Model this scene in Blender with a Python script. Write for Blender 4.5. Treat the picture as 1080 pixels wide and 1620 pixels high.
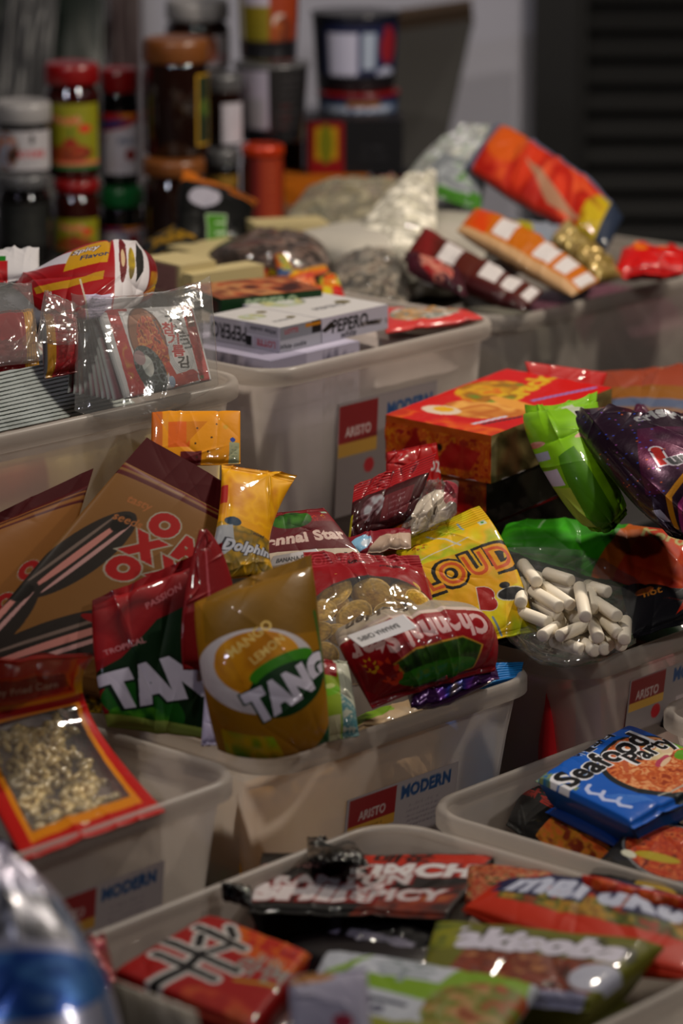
import bpy, math, random
import numpy as np
from mathutils import Vector
for _o in list(bpy.data.objects): bpy.data.objects.remove(_o)
SC = bpy.context.scene
COL = SC.collection
# ------------------------------------------------------------------ camera
FPX, PITCH, HC = 5400.0, math.radians(14.6), 1.70
SP, CP = math.sin(PITCH), math.cos(PITCH)
cd = bpy.data.cameras.new('camera'); cam = bpy.data.objects.new('camera', cd); COL.objects.link(cam)
cam.location = (0, 0, HC); cam.rotation_euler = (math.pi/2 - PITCH, 0, 0)
cd.sensor_fit = 'VERTICAL'; cd.sensor_height = 36; cd.lens = FPX/1620*36
cd.clip_start = .05; cd.clip_end = 50
cd.dof.use_dof = True; cd.dof.focus_distance = 3.22; cd.dof.aperture_fstop = 3.5
SC.camera = cam
SC.view_settings.view_transform = 'Standard'; SC.view_settings.look = 'None'
SC.view_settings.gamma = 1; SC.view_settings.use_curve_mapping = False
SC.view_settings.exposure = 0.08
SC.cycles.max_bounces = 10; SC.cycles.transparent_max_bounces = 24
SC.cycles.use_denoising = True
# ------------------------------------------------------------------ light
w = bpy.data.worlds.new('world'); SC.world = w; w.use_nodes = True
w.node_tree.nodes['Background'].inputs[0].default_value = (.80, .82, 1, 1)
w.node_tree.nodes['Background'].inputs[1].default_value = .05
def area(name, loc, target, size, power, color):
    l = bpy.data.lights.new(name, 'AREA'); l.shape = 'DISK'; l.size = size; l.energy = power; l.color = color
    o = bpy.data.objects.new(name, l); COL.objects.link(o); o.location = loc
    o.rotation_euler = (Vector(target)-Vector(loc)).to_track_quat('-Z', 'Y').to_euler(); return o
area('stall_or_fill_lamp', (.75, 3.75, 2.15), (.25, 3.5, .9), .09, 22, (1, .88, .74))
area('stall_or_fill_lamp', (-.45, 3.15, 2.30), (-.1, 3.3, .9), .07, 9, (1, .90, .78))
area('stall_or_fill_lamp', (-1.4, 1.7, 2.3), (-.15, 3.5, .95), .14, 5.5, (.84, .84, 1))  # cool fill light from the front left
area('stall_or_fill_lamp', (1.5, 2.1, 2.2), (.1, 3.4, .85), .10, 9, (1, .93, .87))  # fill added at the front right to brighten the bin walls
# ------------------------------------------------------------------ pixel -> place helpers
def at(px, py, k):
    """a point in the place: k is its distance along the view axis (k > 1.9) or its height (k < 1.9)"""
    x = (px-540)/FPX; y = (810-py)/FPX
    ray = np.array([x, CP+y*SP, -SP+y*CP])
    d = k if k > 1.9 else (k-HC)/ray[2]
    return np.array([0, 0, HC]) + ray*d
def proj(p):
    q = np.array(p)-np.array([0, 0, HC]); d = q[1]*CP-q[2]*SP
    return 540+FPX*q[0]/d, 810-FPX*(q[1]*SP+q[2]*CP)/d, d
# ------------------------------------------------------------------ objects
def tag(o, label=None, cat=None, group=None, kind=None):
    if label: o['label'] = label
    if cat: o['category'] = cat
    if group: o['group'] = group
    if kind: o['kind'] = kind
    return o
def empty(name, loc=(0, 0, 0)):
    o = bpy.data.objects.new(name, None); o.empty_display_size = .02; COL.objects.link(o); o.location = loc; return o
def mk(name, V, F, mat, parent=None, cols=None, org=None, smooth=True, mats=None, mi=None):
    V = np.asarray(V, float)
    if org is None: org = (0, 0, 0) if parent is not None else ((V.min(0)+V.max(0))/2*np.array([1, 1, 0]) + np.array([0, 0, V[:, 2].min()]))
    m = bpy.data.meshes.new(name)
    m.from_pydata((V-np.asarray(org)).tolist(), [], F.tolist() if hasattr(F, 'tolist') else F)
    if smooth: m.polygons.foreach_set('use_smooth', np.ones(len(m.polygons), bool))
    for mm in (mats or [mat]): m.materials.append(mm)
    if mi is not None: m.polygons.foreach_set('material_index', np.asarray(mi, np.int32))
    if cols is not None:
        a = m.color_attributes.new('art', 'FLOAT_COLOR', 'POINT')
        c = np.ones((len(V), 4), np.float32); c[:, :cols.shape[1]] = cols; a.data.foreach_set('color', c.ravel())
    m.update()
    o = bpy.data.objects.new(name, m); COL.objects.link(o)
    if parent is not None: o.parent = parent
    else: o.location = org
    return o
def s2l(c):
    c = np.clip(np.asarray(c, float), 0, 1); return np.where(c <= .04045, c/12.92, ((c+.055)/1.055)**2.4)
def hx(s): return tuple(int(s[i:i+2], 16)/255 for i in (0, 2, 4))
# ------------------------------------------------------------------ materials
def mat(name, base=(.5, .5, .5), rough=.4, metal=0, coat=0, coatr=.1, art=False, bump=0, bs=60, spec=.5, vary=0, alpha_film=False, trans=0, sheen=0):
    m = bpy.data.materials.new(name); m.use_nodes = True; nt = m.node_tree; N = nt.nodes; L = nt.links
    b = N['Principled BSDF']; b.inputs['Roughness'].default_value = rough; b.inputs['Metallic'].default_value = metal
    b.inputs['Coat Weight'].default_value = coat; b.inputs['Coat Roughness'].default_value = coatr
    b.inputs['Specular IOR Level'].default_value = spec; b.inputs['Transmission Weight'].default_value = trans
    b.inputs['Base Color'].default_value = (*s2l(base), 1)
    tc = N.new('ShaderNodeTexCoord')
    nz = N.new('ShaderNodeTexNoise'); nz.inputs['Scale'].default_value = bs; nz.inputs['Detail'].default_value = 3
    L.new(tc.outputs['Object'], nz.inputs['Vector'])
    src = None
    if art:
        a = N.new('ShaderNodeVertexColor'); a.layer_name = 'art'; src = a.outputs['Color']; L.new(src, b.inputs['Base Color'])
    elif vary:
        mx = N.new('ShaderNodeMixRGB'); mx.blend_type = 'MULTIPLY'; mx.inputs[0].default_value = vary
        mx.inputs[1].default_value = (*s2l(base), 1); L.new(nz.outputs['Fac'], mx.inputs[2]); L.new(mx.outputs[0], b.inputs['Base Color'])
    if bump:
        bp = N.new('ShaderNodeBump'); bp.inputs['Strength'].default_value = bump; bp.inputs['Distance'].default_value = .004
        L.new(nz.outputs['Fac'], bp.inputs['Height']); L.new(bp.outputs[0], b.inputs['Normal'])
        if coat: L.new(bp.outputs[0], b.inputs['Coat Normal'])
    if alpha_film:
        out = N['Material Output']
        tr = N.new('ShaderNodeBsdfTransparent'); tr.inputs[0].default_value = (.96, .96, .95, 1)
        gl = N.new('ShaderNodeBsdfGlossy'); gl.inputs['Roughness'].default_value = .07
        df = N.new('ShaderNodeBsdfDiffuse'); df.inputs[0].default_value = (.8, .8, .78, 1)
        fr = N.new('ShaderNodeLayerWeight'); fr.inputs[0].default_value = .25
        mr = N.new('ShaderNodeMapRange'); mr.inputs[3].default_value = .06; mr.inputs[4].default_value = .55
        L.new(fr.outputs['Fresnel'], mr.inputs[0])
        m0 = N.new('ShaderNodeMixShader'); m0.inputs[0].default_value = .06; L.new(tr.outputs[0], m0.inputs[1]); L.new(df.outputs[0], m0.inputs[2])
        m1 = N.new('ShaderNodeMixShader'); L.new(mr.outputs[0], m1.inputs[0]); L.new(m0.outputs[0], m1.inputs[1]); L.new(gl.outputs[0], m1.inputs[2])
        if bump: L.new(bp.outputs[0], gl.inputs['Normal']); L.new(bp.outputs[0], fr.inputs['Normal'])
        m2 = N.new('ShaderNodeMixShader')
        if art: L.new(a.outputs['Alpha'], m2.inputs[0])
        else: m2.inputs[0].default_value = 0
        L.new(m1.outputs[0], m2.inputs[1]); L.new(b.outputs[0], m2.inputs[2]); L.new(m2.outputs[0], out.inputs[0])
    return m
def frosted(name, base, clear, rough=.3):
    m = bpy.data.materials.new(name); m.use_nodes = True; nt = m.node_tree; N = nt.nodes; L = nt.links
    b = N['Principled BSDF']; b.inputs['Base Color'].default_value = (*s2l(base), 1); b.inputs['Roughness'].default_value = rough
    tl = N.new('ShaderNodeBsdfTranslucent'); tl.inputs[0].default_value = (*s2l(base), 1)
    tr = N.new('ShaderNodeBsdfTransparent'); tr.inputs[0].default_value = (.97, .96, .95, 1)
    tc = N.new('ShaderNodeTexCoord'); nz = N.new('ShaderNodeTexNoise'); nz.inputs['Scale'].default_value = 9; nz.inputs['Detail'].default_value = 5
    L.new(tc.outputs['Object'], nz.inputs['Vector'])
    mr = N.new('ShaderNodeMapRange'); mr.inputs[1].default_value = .3; mr.inputs[2].default_value = .7
    mr.inputs[3].default_value = 1-clear+.05; mr.inputs[4].default_value = 1-clear-.05; L.new(nz.outputs['Fac'], mr.inputs[0])
    a1 = N.new('ShaderNodeMixShader'); a1.inputs[0].default_value = .58; L.new(b.outputs[0], a1.inputs[1]); L.new(tl.outputs[0], a1.inputs[2])
    a2 = N.new('ShaderNodeMixShader'); L.new(mr.outputs[0], a2.inputs[0]); L.new(tr.outputs[0], a2.inputs[1]); L.new(a1.outputs[0], a2.inputs[2])
    L.new(a2.outputs[0], N['Material Output'].inputs[0]); return m
M = dict(
    film=mat('printed_film', rough=.5, coat=.28, coatr=.06, art=True, bump=.14, bs=50, spec=.12),
    foil=mat('metallised_film', rough=.34, metal=.5, coat=.5, coatr=.08, art=True, bump=.2, bs=60),
    soft=mat('soft_film', rough=.5, coat=.1, coatr=.25, art=True, bump=.15, bs=40, spec=.2),
    kraft=mat('kraft_paper_film', rough=.6, coat=.04, coatr=.3, art=True, bump=.08, bs=30, spec=.08),
    card=mat('printed_card', rough=.45, art=True, spec=.25),
    paper=mat('label_paper', rough=.5, coat=.25, coatr=.2, art=True),
    window=mat('window_film', spec=.12, rough=.45, coat=.35, coatr=.07, art=True, bump=.3, bs=45, alpha_film=True),
    clear=mat('clear_film', alpha_film=True, bump=.6, bs=38),
    wall=frosted('frosted_bin_wall', (.92, .885, .85), .50),
    rim=frosted('frosted_bin_rim', (.80, .77, .74), .38),
    chip=mat('fried_chip', rough=.45, art=True, bump=.3, bs=220),
    candy=mat('white_candy', (.90, .86, .78), rough=.5),
)
# ------------------------------------------------------------------ noise
def vn(h, w_, fy, fx, seed, oct=1):
    """smooth value noise in 0..1, fy by fx cells"""
    r = np.random.RandomState(seed); out = np.zeros((h, w_)); amp = 1; tot = 0
    for o in range(oct):
        gy, gx = max(1, int(fy*2**o)), max(1, int(fx*2**o)); g = r.rand(gy+2, gx+2)
        y = np.linspace(0, gy, h); x = np.linspace(0, gx, w_); yi = np.minimum(y.astype(int), gy-1); xi = np.minimum(x.astype(int), gx-1)
        ty = y-yi; tx = x-xi; ty = ty*ty*(3-2*ty); tx = (tx*tx*(3-2*tx))[None]; ty = ty[:, None]
        a = g[yi][:, xi]; b = g[yi][:, xi+1]; c = g[yi+1][:, xi]; d = g[yi+1][:, xi+1]
        out += amp*((a*(1-tx)+b*tx)*(1-ty)+(c*(1-tx)+d*tx)*ty); tot += amp; amp *= .5
    return out/tot
def creases(h, w_, asp, seed, n):
    """sharp folds in film: straight ridges and valleys, most of them running in from the sealed ends"""
    r = np.random.RandomState(seed+900); X, Y = np.meshgrid(np.linspace(0, 1, w_), np.linspace(0, asp, h)); out = np.zeros((h, w_))
    for k in range(n):
        if k % 3: x, y, a = r.rand(), r.choice([0, asp]), r.normal(math.pi/2, .5); L = r.uniform(.15, .55)
        else: x, y, a = r.rand(), r.rand()*asp, r.rand()*math.pi; L = r.uniform(.1, .35)
        c, q = math.cos(a), math.sin(a); t = (X-x)*c+(Y-y)*q; d = -(X-x)*q+(Y-y)*c; wd = r.uniform(.012, .05)
        out += r.choice([-1, 1])*r.uniform(.3, 1)*np.exp(-np.abs(d)/wd)*np.exp(-(t/L)**2)
    return out
def ridge(h, w_, fy, fx, seed, oct=2): return 1-np.abs(2*vn(h, w_, fy, fx, seed, oct)-1)
# ------------------------------------------------------------------ printed artwork, computed as colours
_G = {}
INK = [1.28]
def glyphs(s, bold=0, shear=0):
    k = (s, bold, shear)
    if k not in _G:
        c = bpy.data.curves.new('t', 'FONT'); c.body = s; c.resolution_u = 4; c.offset = bold; c.shear = shear
        c.align_x = 'CENTER'; c.space_character = 1+bold*1.5
        o = bpy.data.objects.new('t', c); COL.objects.link(o); bpy.context.view_layer.update(); m = o.to_mesh(); m.calc_loop_triangles()
        v = np.array([p.co[:2] for p in m.vertices]).reshape(-1, 2); f = np.array([t.vertices[:] for t in m.loop_triangles], int).reshape(-1, 3)
        o.to_mesh_clear(); bpy.data.objects.remove(o); bpy.data.curves.remove(c)
        if len(v): v = (v-np.array([(v[:, 0].min()+v[:, 0].max())/2, .35]))/.7
        _G[k] = (v, f)
    return _G[k]
class Art:
    """x runs 0..1 across, y 0..1 up; sizes are in widths"""
    def __init__(s, nu, nv, asp, ss=2):
        s.w, s.h, s.ss, s.asp = nu*ss, nv*ss, ss, asp
        s.X, s.Y = np.meshgrid((np.arange(s.w)+.5)/s.w, (np.arange(s.h)+.5)/s.h*asp)
        s.A = np.zeros((s.h, s.w, 4)); s.A[..., 3] = 1
    def put(s, m, c, a=1.0):
        if isinstance(c, str): c = hx(c)
        c = np.asarray(c, float)
        if c.ndim == 3: s.A[..., :3] = np.where(m[..., None], s.A[..., :3]*(1-a)+c*a, s.A[..., :3])
        else: s.A[..., :3] = np.where(m[..., None], s.A[..., :3]*(1-a)+c[:3]*a, s.A[..., :3])
        return s
    def bg(s, c): return s.put(np.ones((s.h, s.w), bool), c)
    def mell(s, x, y, rx, ry, rot=0):
        dx = s.X-x; dy = s.Y-y*s.asp; c, q = math.cos(rot), math.sin(rot)
        return ((dx*c+dy*q)/rx)**2+((-dx*q+dy*c)/ry)**2 < 1
    def ell(s, x, y, rx, ry, c, rot=0, a=1): return s.put(s.mell(x, y, rx, ry, rot), c, a)
    def rect(s, x0, y0, x1, y1, c, a=1): return s.put((s.X > x0) & (s.X < x1) & (s.Y > y0*s.asp) & (s.Y < y1*s.asp), c, a)
    def mpoly(s, P):
        P = [(p[0], p[1]*s.asp) for p in P]; m = np.zeros((s.h, s.w), bool); n = len(P)
        for i in range(n):
            (x0, y0), (x1, y1) = P[i], P[(i+1) % n]
            if y0 == y1: continue
            cnd = ((s.Y >= min(y0, y1)) & (s.Y < max(y0, y1)) & (s.X < x0+(s.Y-y0)*(x1-x0)/(y1-y0))); m ^= cnd
        return m
    def poly(s, P, c, a=1): return s.put(s.mpoly(P), c, a)
    def mline(s, P, wd):
        m = np.zeros((s.h, s.w), bool); P = [(p[0], p[1]*s.asp) for p in P]
        for (x0, y0), (x1, y1) in zip(P[:-1], P[1:]):
            dx, dy = x1-x0, y1-y0; t = np.clip(((s.X-x0)*dx+(s.Y-y0)*dy)/(dx*dx+dy*dy+1e-12), 0, 1)
            m |= (s.X-x0-t*dx)**2+(s.Y-y0-t*dy)**2 < (wd/2)**2
        return m
    def line(s, P, wd, c, a=1): return s.put(s.mline(P, wd), c, a)
    def mtext(s, t, x, y, h, rot=0, bold=.02, shear=0, sx=1):
        v, f = glyphs(t, bold, shear); m = np.zeros((s.h, s.w), bool)
        if not len(v): return m
        c, q = math.cos(rot), math.sin(rot); vx = v[:, 0]*h*sx; vy = v[:, 1]*h
        px = (x+vx*c-vy*q)*s.w-.5; py = (y*s.asp+vx*q+vy*c)/s.asp*s.h-.5
        for tr in f:
            ax, bx, cx = px[tr]; ay, by, cy = py[tr]
            x0, x1 = max(0, int(min(ax, bx, cx))), min(s.w-1, int(max(ax, bx, cx))+1); y0, y1 = max(0, int(min(ay, by, cy))), min(s.h-1, int(max(ay, by, cy))+1)
            if x1 < x0 or y1 < y0: continue
            d = (bx-ax)*(cy-ay)-(cx-ax)*(by-ay)
            if abs(d) < 1e-9: continue
            gx, gy = np.meshgrid(np.arange(x0, x1+1), np.arange(y0, y1+1))
            w1 = ((gx-ax)*(cy-ay)-(cx-ax)*(gy-ay))/d; w2 = ((bx-ax)*(gy-ay)-(gx-ax)*(by-ay))/d
            m[y0:y1+1, x0:x1+1] |= (w1 >= -.02) & (w2 >= -.02) & (w1+w2 <= 1.02)
        return m
    def text(s, t, x, y, h, c, rot=0, bold=.02, shear=0, sx=1, out=None, ow=.04, out2=None):
        if out2: s.put(s.mtext(t, x, y, h, rot, bold+ow*2, shear, sx), out2)
        if out: s.put(s.mtext(t, x, y, h, rot, bold+ow, shear, sx), out)
        return s.put(s.mtext(t, x, y, h, rot, bold, shear, sx), c)
    def small(s, x, y, h, n, c, rot=0, wd=.3, seed=1):
        """lines of print too small to read in the photograph"""
        r = random.Random(seed)
        for i in range(n):
            t = ''.join(r.choice('aeinorstlumc ') for _ in range(int(wd/h*1.2)))
            s.put(s.mtext(t, x+i*h*1.9*math.sin(rot), y-i*h*1.9*math.cos(rot)/s.asp, h, rot, 0), c, .8)
        return s
    def food(s, m, pal, cells=30, seed=1, stretch=1, a=1):
        """mottled food photograph print"""
        pal = [hx(p) if isinstance(p, str) else p for p in pal]; k = len(pal)
        n = vn(s.h, s.w, cells*s.asp*stretch, cells, seed, 2); n2 = vn(s.h, s.w, cells*s.asp/3, cells/3, seed+7, 2)
        q = (n*.62+n2*.38); q = (q-q.min())/(q.max()-q.min()+1e-9); q = np.clip((q-.18)/.64, 0, .9999)*(k-1); i = q.astype(int); t = (q-i)[..., None]
        P = np.array(pal+[pal[-1]]); return s.put(m, P[i]*(1-t)+P[i+1]*t, a)
    def grad(s, c0, c1, ang=math.pi/2, p0=0, p1=1):
        t = (s.X*math.cos(ang)+s.Y/s.asp*math.sin(ang)-p0)/(p1-p0); t = np.clip(t, 0, 1)[..., None]
        return s.bg(np.array(hx(c0))*(1-t)+np.array(hx(c1))*t)
    def clear(s, m, v=0): s.A[..., 3] = np.where(m, v, s.A[..., 3]); return s
    def out(s):
        a = s.A.reshape(s.h//s.ss, s.ss, s.w//s.ss, s.ss, 4).mean((1, 3)); a[..., :3] = np.clip(s2l(a[..., :3])**1.2*INK[0], 0, .85); return a
    ones = property(lambda s: np.ones((s.h, s.w), bool))
# ------------------------------------------------------------------ surfaces
def lag(n, t):
    x = np.linspace(0, 1, n); L = np.ones((n, len(t)))
    for i in range(n):
        for j in range(n):
            if i != j: L[i] *= (t-x[j])/(x[i]-x[j])
    return L
def net(ctrl, U, V):
    C = np.array([[p if len(p) == 3 and isinstance(p, np.ndarray) else at(*p) for p in row] for row in ctrl])
    return np.einsum('iv,ju,ijk->vuk', lag(C.shape[0], V), lag(C.shape[1], U), C)
def normals(S):
    n = np.cross(np.gradient(S, axis=1), np.gradient(S, axis=0)); return n/(np.linalg.norm(n, axis=2, keepdims=True)+1e-12)
def gridf(r, c, wrap=False):
    i = np.arange(r-1)[:, None]; j = np.arange(c if wrap else c-1)[None]; j2 = (j+1) % c
    return np.stack([i*c+j, i*c+j2, (i+1)*c+j2, (i+1)*c+j], -1).reshape(-1, 4)
def pack(name, label, cat, ctrl, art, th=.02, mt='film', res=90, seal=(.06, .06), e=2.4, ev=2.4, wr=.0012, lump=0, seed=1, group=None,
         back=None, zig=.0007, fr=(5, 9), warp=0, sealname='end_seal', flat=.5):
    """a sealed film packet: front and back sheet, contents bulge, crimped seals"""
    c = np.array([[p if isinstance(p, np.ndarray) else at(*p) for p in row] for row in ctrl])
    W = np.linalg.norm(c[:, -1]-c[:, 0], axis=1).mean(); H = np.linalg.norm(c[-1]-c[0], axis=1).mean(); asp = H/W
    nu = res; nv = int(max(8, min(320, res*asp)))
    U = np.linspace(0, 1, nu); V = np.linspace(0, 1, nv); S = net(c, U, V); N = normals(S)
    a = Art(nu, nv, asp); art(a); C = a.out()
    s0, s1 = seal; VV = np.clip((V-s0)/(1-s0-s1), 0, 1)
    pu = (1-np.abs(2*U-1)**e)**(1/e); pv = (1-np.abs(2*VV-1)**ev)**(1/ev)
    T = th*pv[:, None]*pu[None]
    w_ = creases(nv, nu, asp, seed, 16+int(wr*2500))*wr*.8
    w_ += (vn(nv, nu, 2*asp, 2, seed+5)-.5)*warp*1.6
    if lump: w_ = w_+(vn(nv, nu, 9*asp, 9, seed+3, 2)-.5)*2*lump*(pv[:, None]*pu[None])
    edge = np.minimum(1, 4*np.minimum(U, 1-U))[None]**.5
    crimp = (zig > 0)*np.where((V < s0) | (V > 1-s1), 1, 0)[:, None]*np.sin(V*H/.0016*math.pi)[:, None]*.00025
    if zig: # serrated ends
        z = (np.arange(nu) % 2)*zig; Dv = S[1]-S[0]; Dv /= np.linalg.norm(Dv, axis=1, keepdims=True)+1e-9; S[0] += Dv*z[:, None]
        Dv = S[-2]-S[-1]; Dv /= np.linalg.norm(Dv, axis=1, keepdims=True)+1e-9; S[-1] += Dv*z[:, None]
    F_ = S+N*(T*(1-flat)+.0004+w_*(.3+.7*edge)+crimp)[..., None]
    kb = np.linspace(nu-1, 0, 12).astype(int)
    B_ = (S-N*(T*flat+.0004-w_*(.3+.7*edge)-crimp)[..., None])[:, kb]
    G = np.concatenate([F_, B_], 1); bc = C[:, kb].copy()
    if back is not None: bc[..., :3] = s2l(hx(back)); bc[..., 3] = C[:, kb, 3]
    if back == 'clear': pass
    K = np.concatenate([C, bc], 1)
    i0 = int(np.searchsorted(V, s0)) if s0 else 0; i1 = int(np.searchsorted(V, 1-s1))+1 if s1 else nv
    i1 = min(i1, nv)
    def piece(a_, b_, nm, par):
        g = G[a_:b_]; return mk(nm, g.reshape(-1, 3), gridf(b_-a_, G.shape[1], True), M[mt] if isinstance(mt, str) else mt, par, K[a_:b_].reshape(-1, 4), org=None if par is None else tuple(par.location))
    o = piece(i0, i1, name, None); tag(o, label, cat, group)
    def child(a_, b_, nm):
        g = G[a_:b_]; mk(nm, g.reshape(-1, 3), gridf(b_-a_, G.shape[1], True), M[mt], o, K[a_:b_].reshape(-1, 4), org=tuple(o.location))
    if s0 and i0 > 0: child(0, i0+1, sealname)
    if s1 and i1 < nv: child(i1-1, nv, sealname)
    o['_n'] = 0; del o['_n']
    PK[o.name] = (c, T.max())
    return o
PK = {}
def sticker(parent, ctrl, art, name='price_sticker', label=None, res=70, mt='paper', lift=0, th=.0003):
    c = np.array([[p if isinstance(p, np.ndarray) else at(*p) for p in row] for row in ctrl])
    W = np.linalg.norm(c[:, -1]-c[:, 0], axis=1).mean(); H = np.linalg.norm(c[-1]-c[0], axis=1).mean(); asp = H/W
    nu = res; nv = max(6, int(res*asp)); S = net(c, np.linspace(0, 1, nu), np.linspace(0, 1, nv)); N = normals(S); S = S+N*lift
    a = Art(nu, nv, asp); art(a); C = a.out(); B = (S-N*th)[:, ::-1][:, [0, -1]]
    G = np.concatenate([S, B], 1); K = np.concatenate([C, C[:, [-1, 0]]], 1)
    o = mk(name, G.reshape(-1, 3), gridf(nv, nu+2, True), M[mt], parent, K.reshape(-1, 4), org=tuple(parent.location) if parent else None)
    if label: o['label'] = label
    return o
def patch(c, u0, v0, u1, v1, off, nu=2, nv=2):
    """a rectangle of the pack's own control surface, lifted by off"""
    out = []
    for v in np.linspace(v0, v1, nv):
        S = net(c, np.array([u0, (u0+u1)/2, u1]) if nu == 3 else np.linspace(u0, u1, nu), np.array([v])); out.append([S[0, j] for j in range(nu)])
    return out
# ------------------------------------------------------------------ bins
def rrect(lx, ly, r, n=10):
    P = []
    for (cx, cy, a0) in ((lx-r, ly-r, 0), (r, ly-r, 90), (r, r, 180), (lx-r, r, 270)):
        for k in range(n+1):
            a = math.radians(a0+90*k/n); P.append((cx+r*math.cos(a), cy+r*math.sin(a)))
    return np.array(P)
def dirs(th):
    t = math.radians(th); return np.array([math.sin(t), math.cos(t), 0]), np.array([-math.cos(t), math.sin(t), 0])
BINS = {}
def bin_(label, front, th, la, lb, h, r=.045, tap=.022, group='translucent plastic bins'):
    """front = rim corner nearest the camera; la runs away to the right, lb away to the left"""
    A, B = dirs(th); zt = front[2]; o0 = np.array([front[0], front[1], 0])
    def loop(ins, z, rr):
        P = rrect(la-2*ins, lb-2*ins, max(.012, rr))
        # sides bow outwards a little, as moulded tubs do
        q = P+ins; q = q+0; return o0+q[:, :1]*A+q[:, 1:]*B+np.array([0, 0, z])
    root = empty('plastic_bin', tuple(o0+A*la/2+B*lb/2+np.array([0, 0, zt-h])))
    tag(root, label, 'plastic bin', group)
    L = [loop(.006, zt-.014, r), loop(.008+tap*.25, zt-h*.3, r-.004), loop(.008+tap, zt-h+.006, r-.01), loop(.012+tap, zt-h, r-.014)]
    Li = [loop(.0145+tap, zt-h+.002, r-.016), loop(.010+tap, zt-h+.008, r-.012), loop(.010+tap*.25, zt-h*.3, r-.006), loop(.008, zt-.012, r-.002), loop(.006, zt-.004, r-.001)]
    R = L+Li; n = len(L[0]); V = np.concatenate(R); F = gridf(len(R), n, True).tolist()
    # floor sheet, outside and inside
    F.append([3*n+k for k in range(n)]); F.append([4*n+k for k in range(n)][::-1])
    # drop the quads that would join outer bottom ring to inner bottom ring
    F = [f for f in F if not (len(f) == 4 and min(f) >= 3*n and max(f) < 5*n)]
    mk('body', V, F, M['wall'], root, org=tuple(root.location), smooth=True)
    rp = [(.0065, -.0165), (.001, -.0185), (-.0012, -.017), (-.0012, -.004), (.0008, -.0005), (.004, .0), (.0065, -.001), (.0075, -.004), (.0065, -.0165)]
    V = np.concatenate([loop(i, zt+z, r-i*.5) for i, z in rp]); mk('rim', V, gridf(len(rp), n, True), M['rim'], root, org=tuple(root.location))
    BINS[label] = dict(root=root, o=o0, A=A, B=B, zt=zt, h=h, la=la, lb=lb, tap=tap)
    return root
def bin_label(bn, side, s0, z0, s1, z1, art, name='label_sticker', res=120):
    """a paper label stuck on the outside of a bin wall: s along the side, z down from the rim"""
    b = BINS[bn]
    def p(s, z):
        ins = .0074+b['tap']*(.25+.75*max(0, (z/b['h']-.3)/.7)) if z > .3*b['h'] else .006+(.002+b['tap']*.25)*z/(.3*b['h'])
        ins -= .0012
        q = b['o']+b['A']*s+b['B']*ins if side == 'A' else b['o']+b['B']*s+b['A']*ins
        return q+np.array([0, 0, b['zt']-z])
    if side == 'B': c = [[p(s1, z1), p(s0, z1)], [p(s1, z0), p(s0, z0)]]
    else: c = [[p(s0, z1), p(s1, z1)], [p(s0, z0), p(s1, z0)]]
    return sticker(b['root'], c, art, name, res=res)
# ------------------------------------------------------------------ cartons, jars
def carton(name, label, cat, corner, th, la, lb, h, faceA, faceB, top, res=110, group=None, tilt=0):
    A, B = dirs(th); Z = np.array([0, 0, 1.]); c = np.asarray(corner, float)
    VV = []; FF = []; CC = []; n0 = 0
    def face(p, du, dv, fn, r):
        nonlocal n0
        lu, lv = np.linalg.norm(du), np.linalg.norm(dv); asp = lv/lu; nu = r; nv = max(5, int(r*asp)); a = Art(nu, nv, asp); fn(a); C = a.out()
        U, V = np.meshgrid(np.linspace(0, 1, nu), np.linspace(0, 1, nv)); S = p+U[..., None]*du+V[..., None]*dv
        VV.append(S.reshape(-1, 3)); FF.extend((gridf(nv, nu)+n0).tolist()); CC.append(C.reshape(-1, 4)); n0 += nu*nv
    low = lambda a: a.bg('cfc9cc')
    face(c, A*la, Z*h, faceA, res); face(c+B*lb, -B*lb, Z*h, faceB, res); face(c+Z*h, A*la, B*lb, top, res)
    face(c+A*la, B*lb, Z*h, low, 6); face(c+B*lb+A*la, -A*la, Z*h, low, 6); face(c+B*lb, A*la, -B*lb, low, 6)
    o = mk(name, np.concatenate(VV), FF, M['card'], None, np.concatenate(CC), smooth=False); return tag(o, label, cat, group)
def lathe(name, prof, c, m, parent, n=48, cols=None):
    V = []; 
    for r, z in prof:
        a = np.linspace(0, 2*np.pi, n, endpoint=False); V.append(np.stack([c[0]+r*np.cos(a), c[1]+r*np.sin(a), np.full(n, c[2]+z)], 1))
    V = np.concatenate(V); F = gridf(len(prof), n, True).tolist(); F.append(list(range(n))[::-1]); F.append([(len(prof)-1)*n+k for k in range(n)])
    o = mk(name, V, F, m, parent, org=tuple(parent.location)); return o
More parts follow.
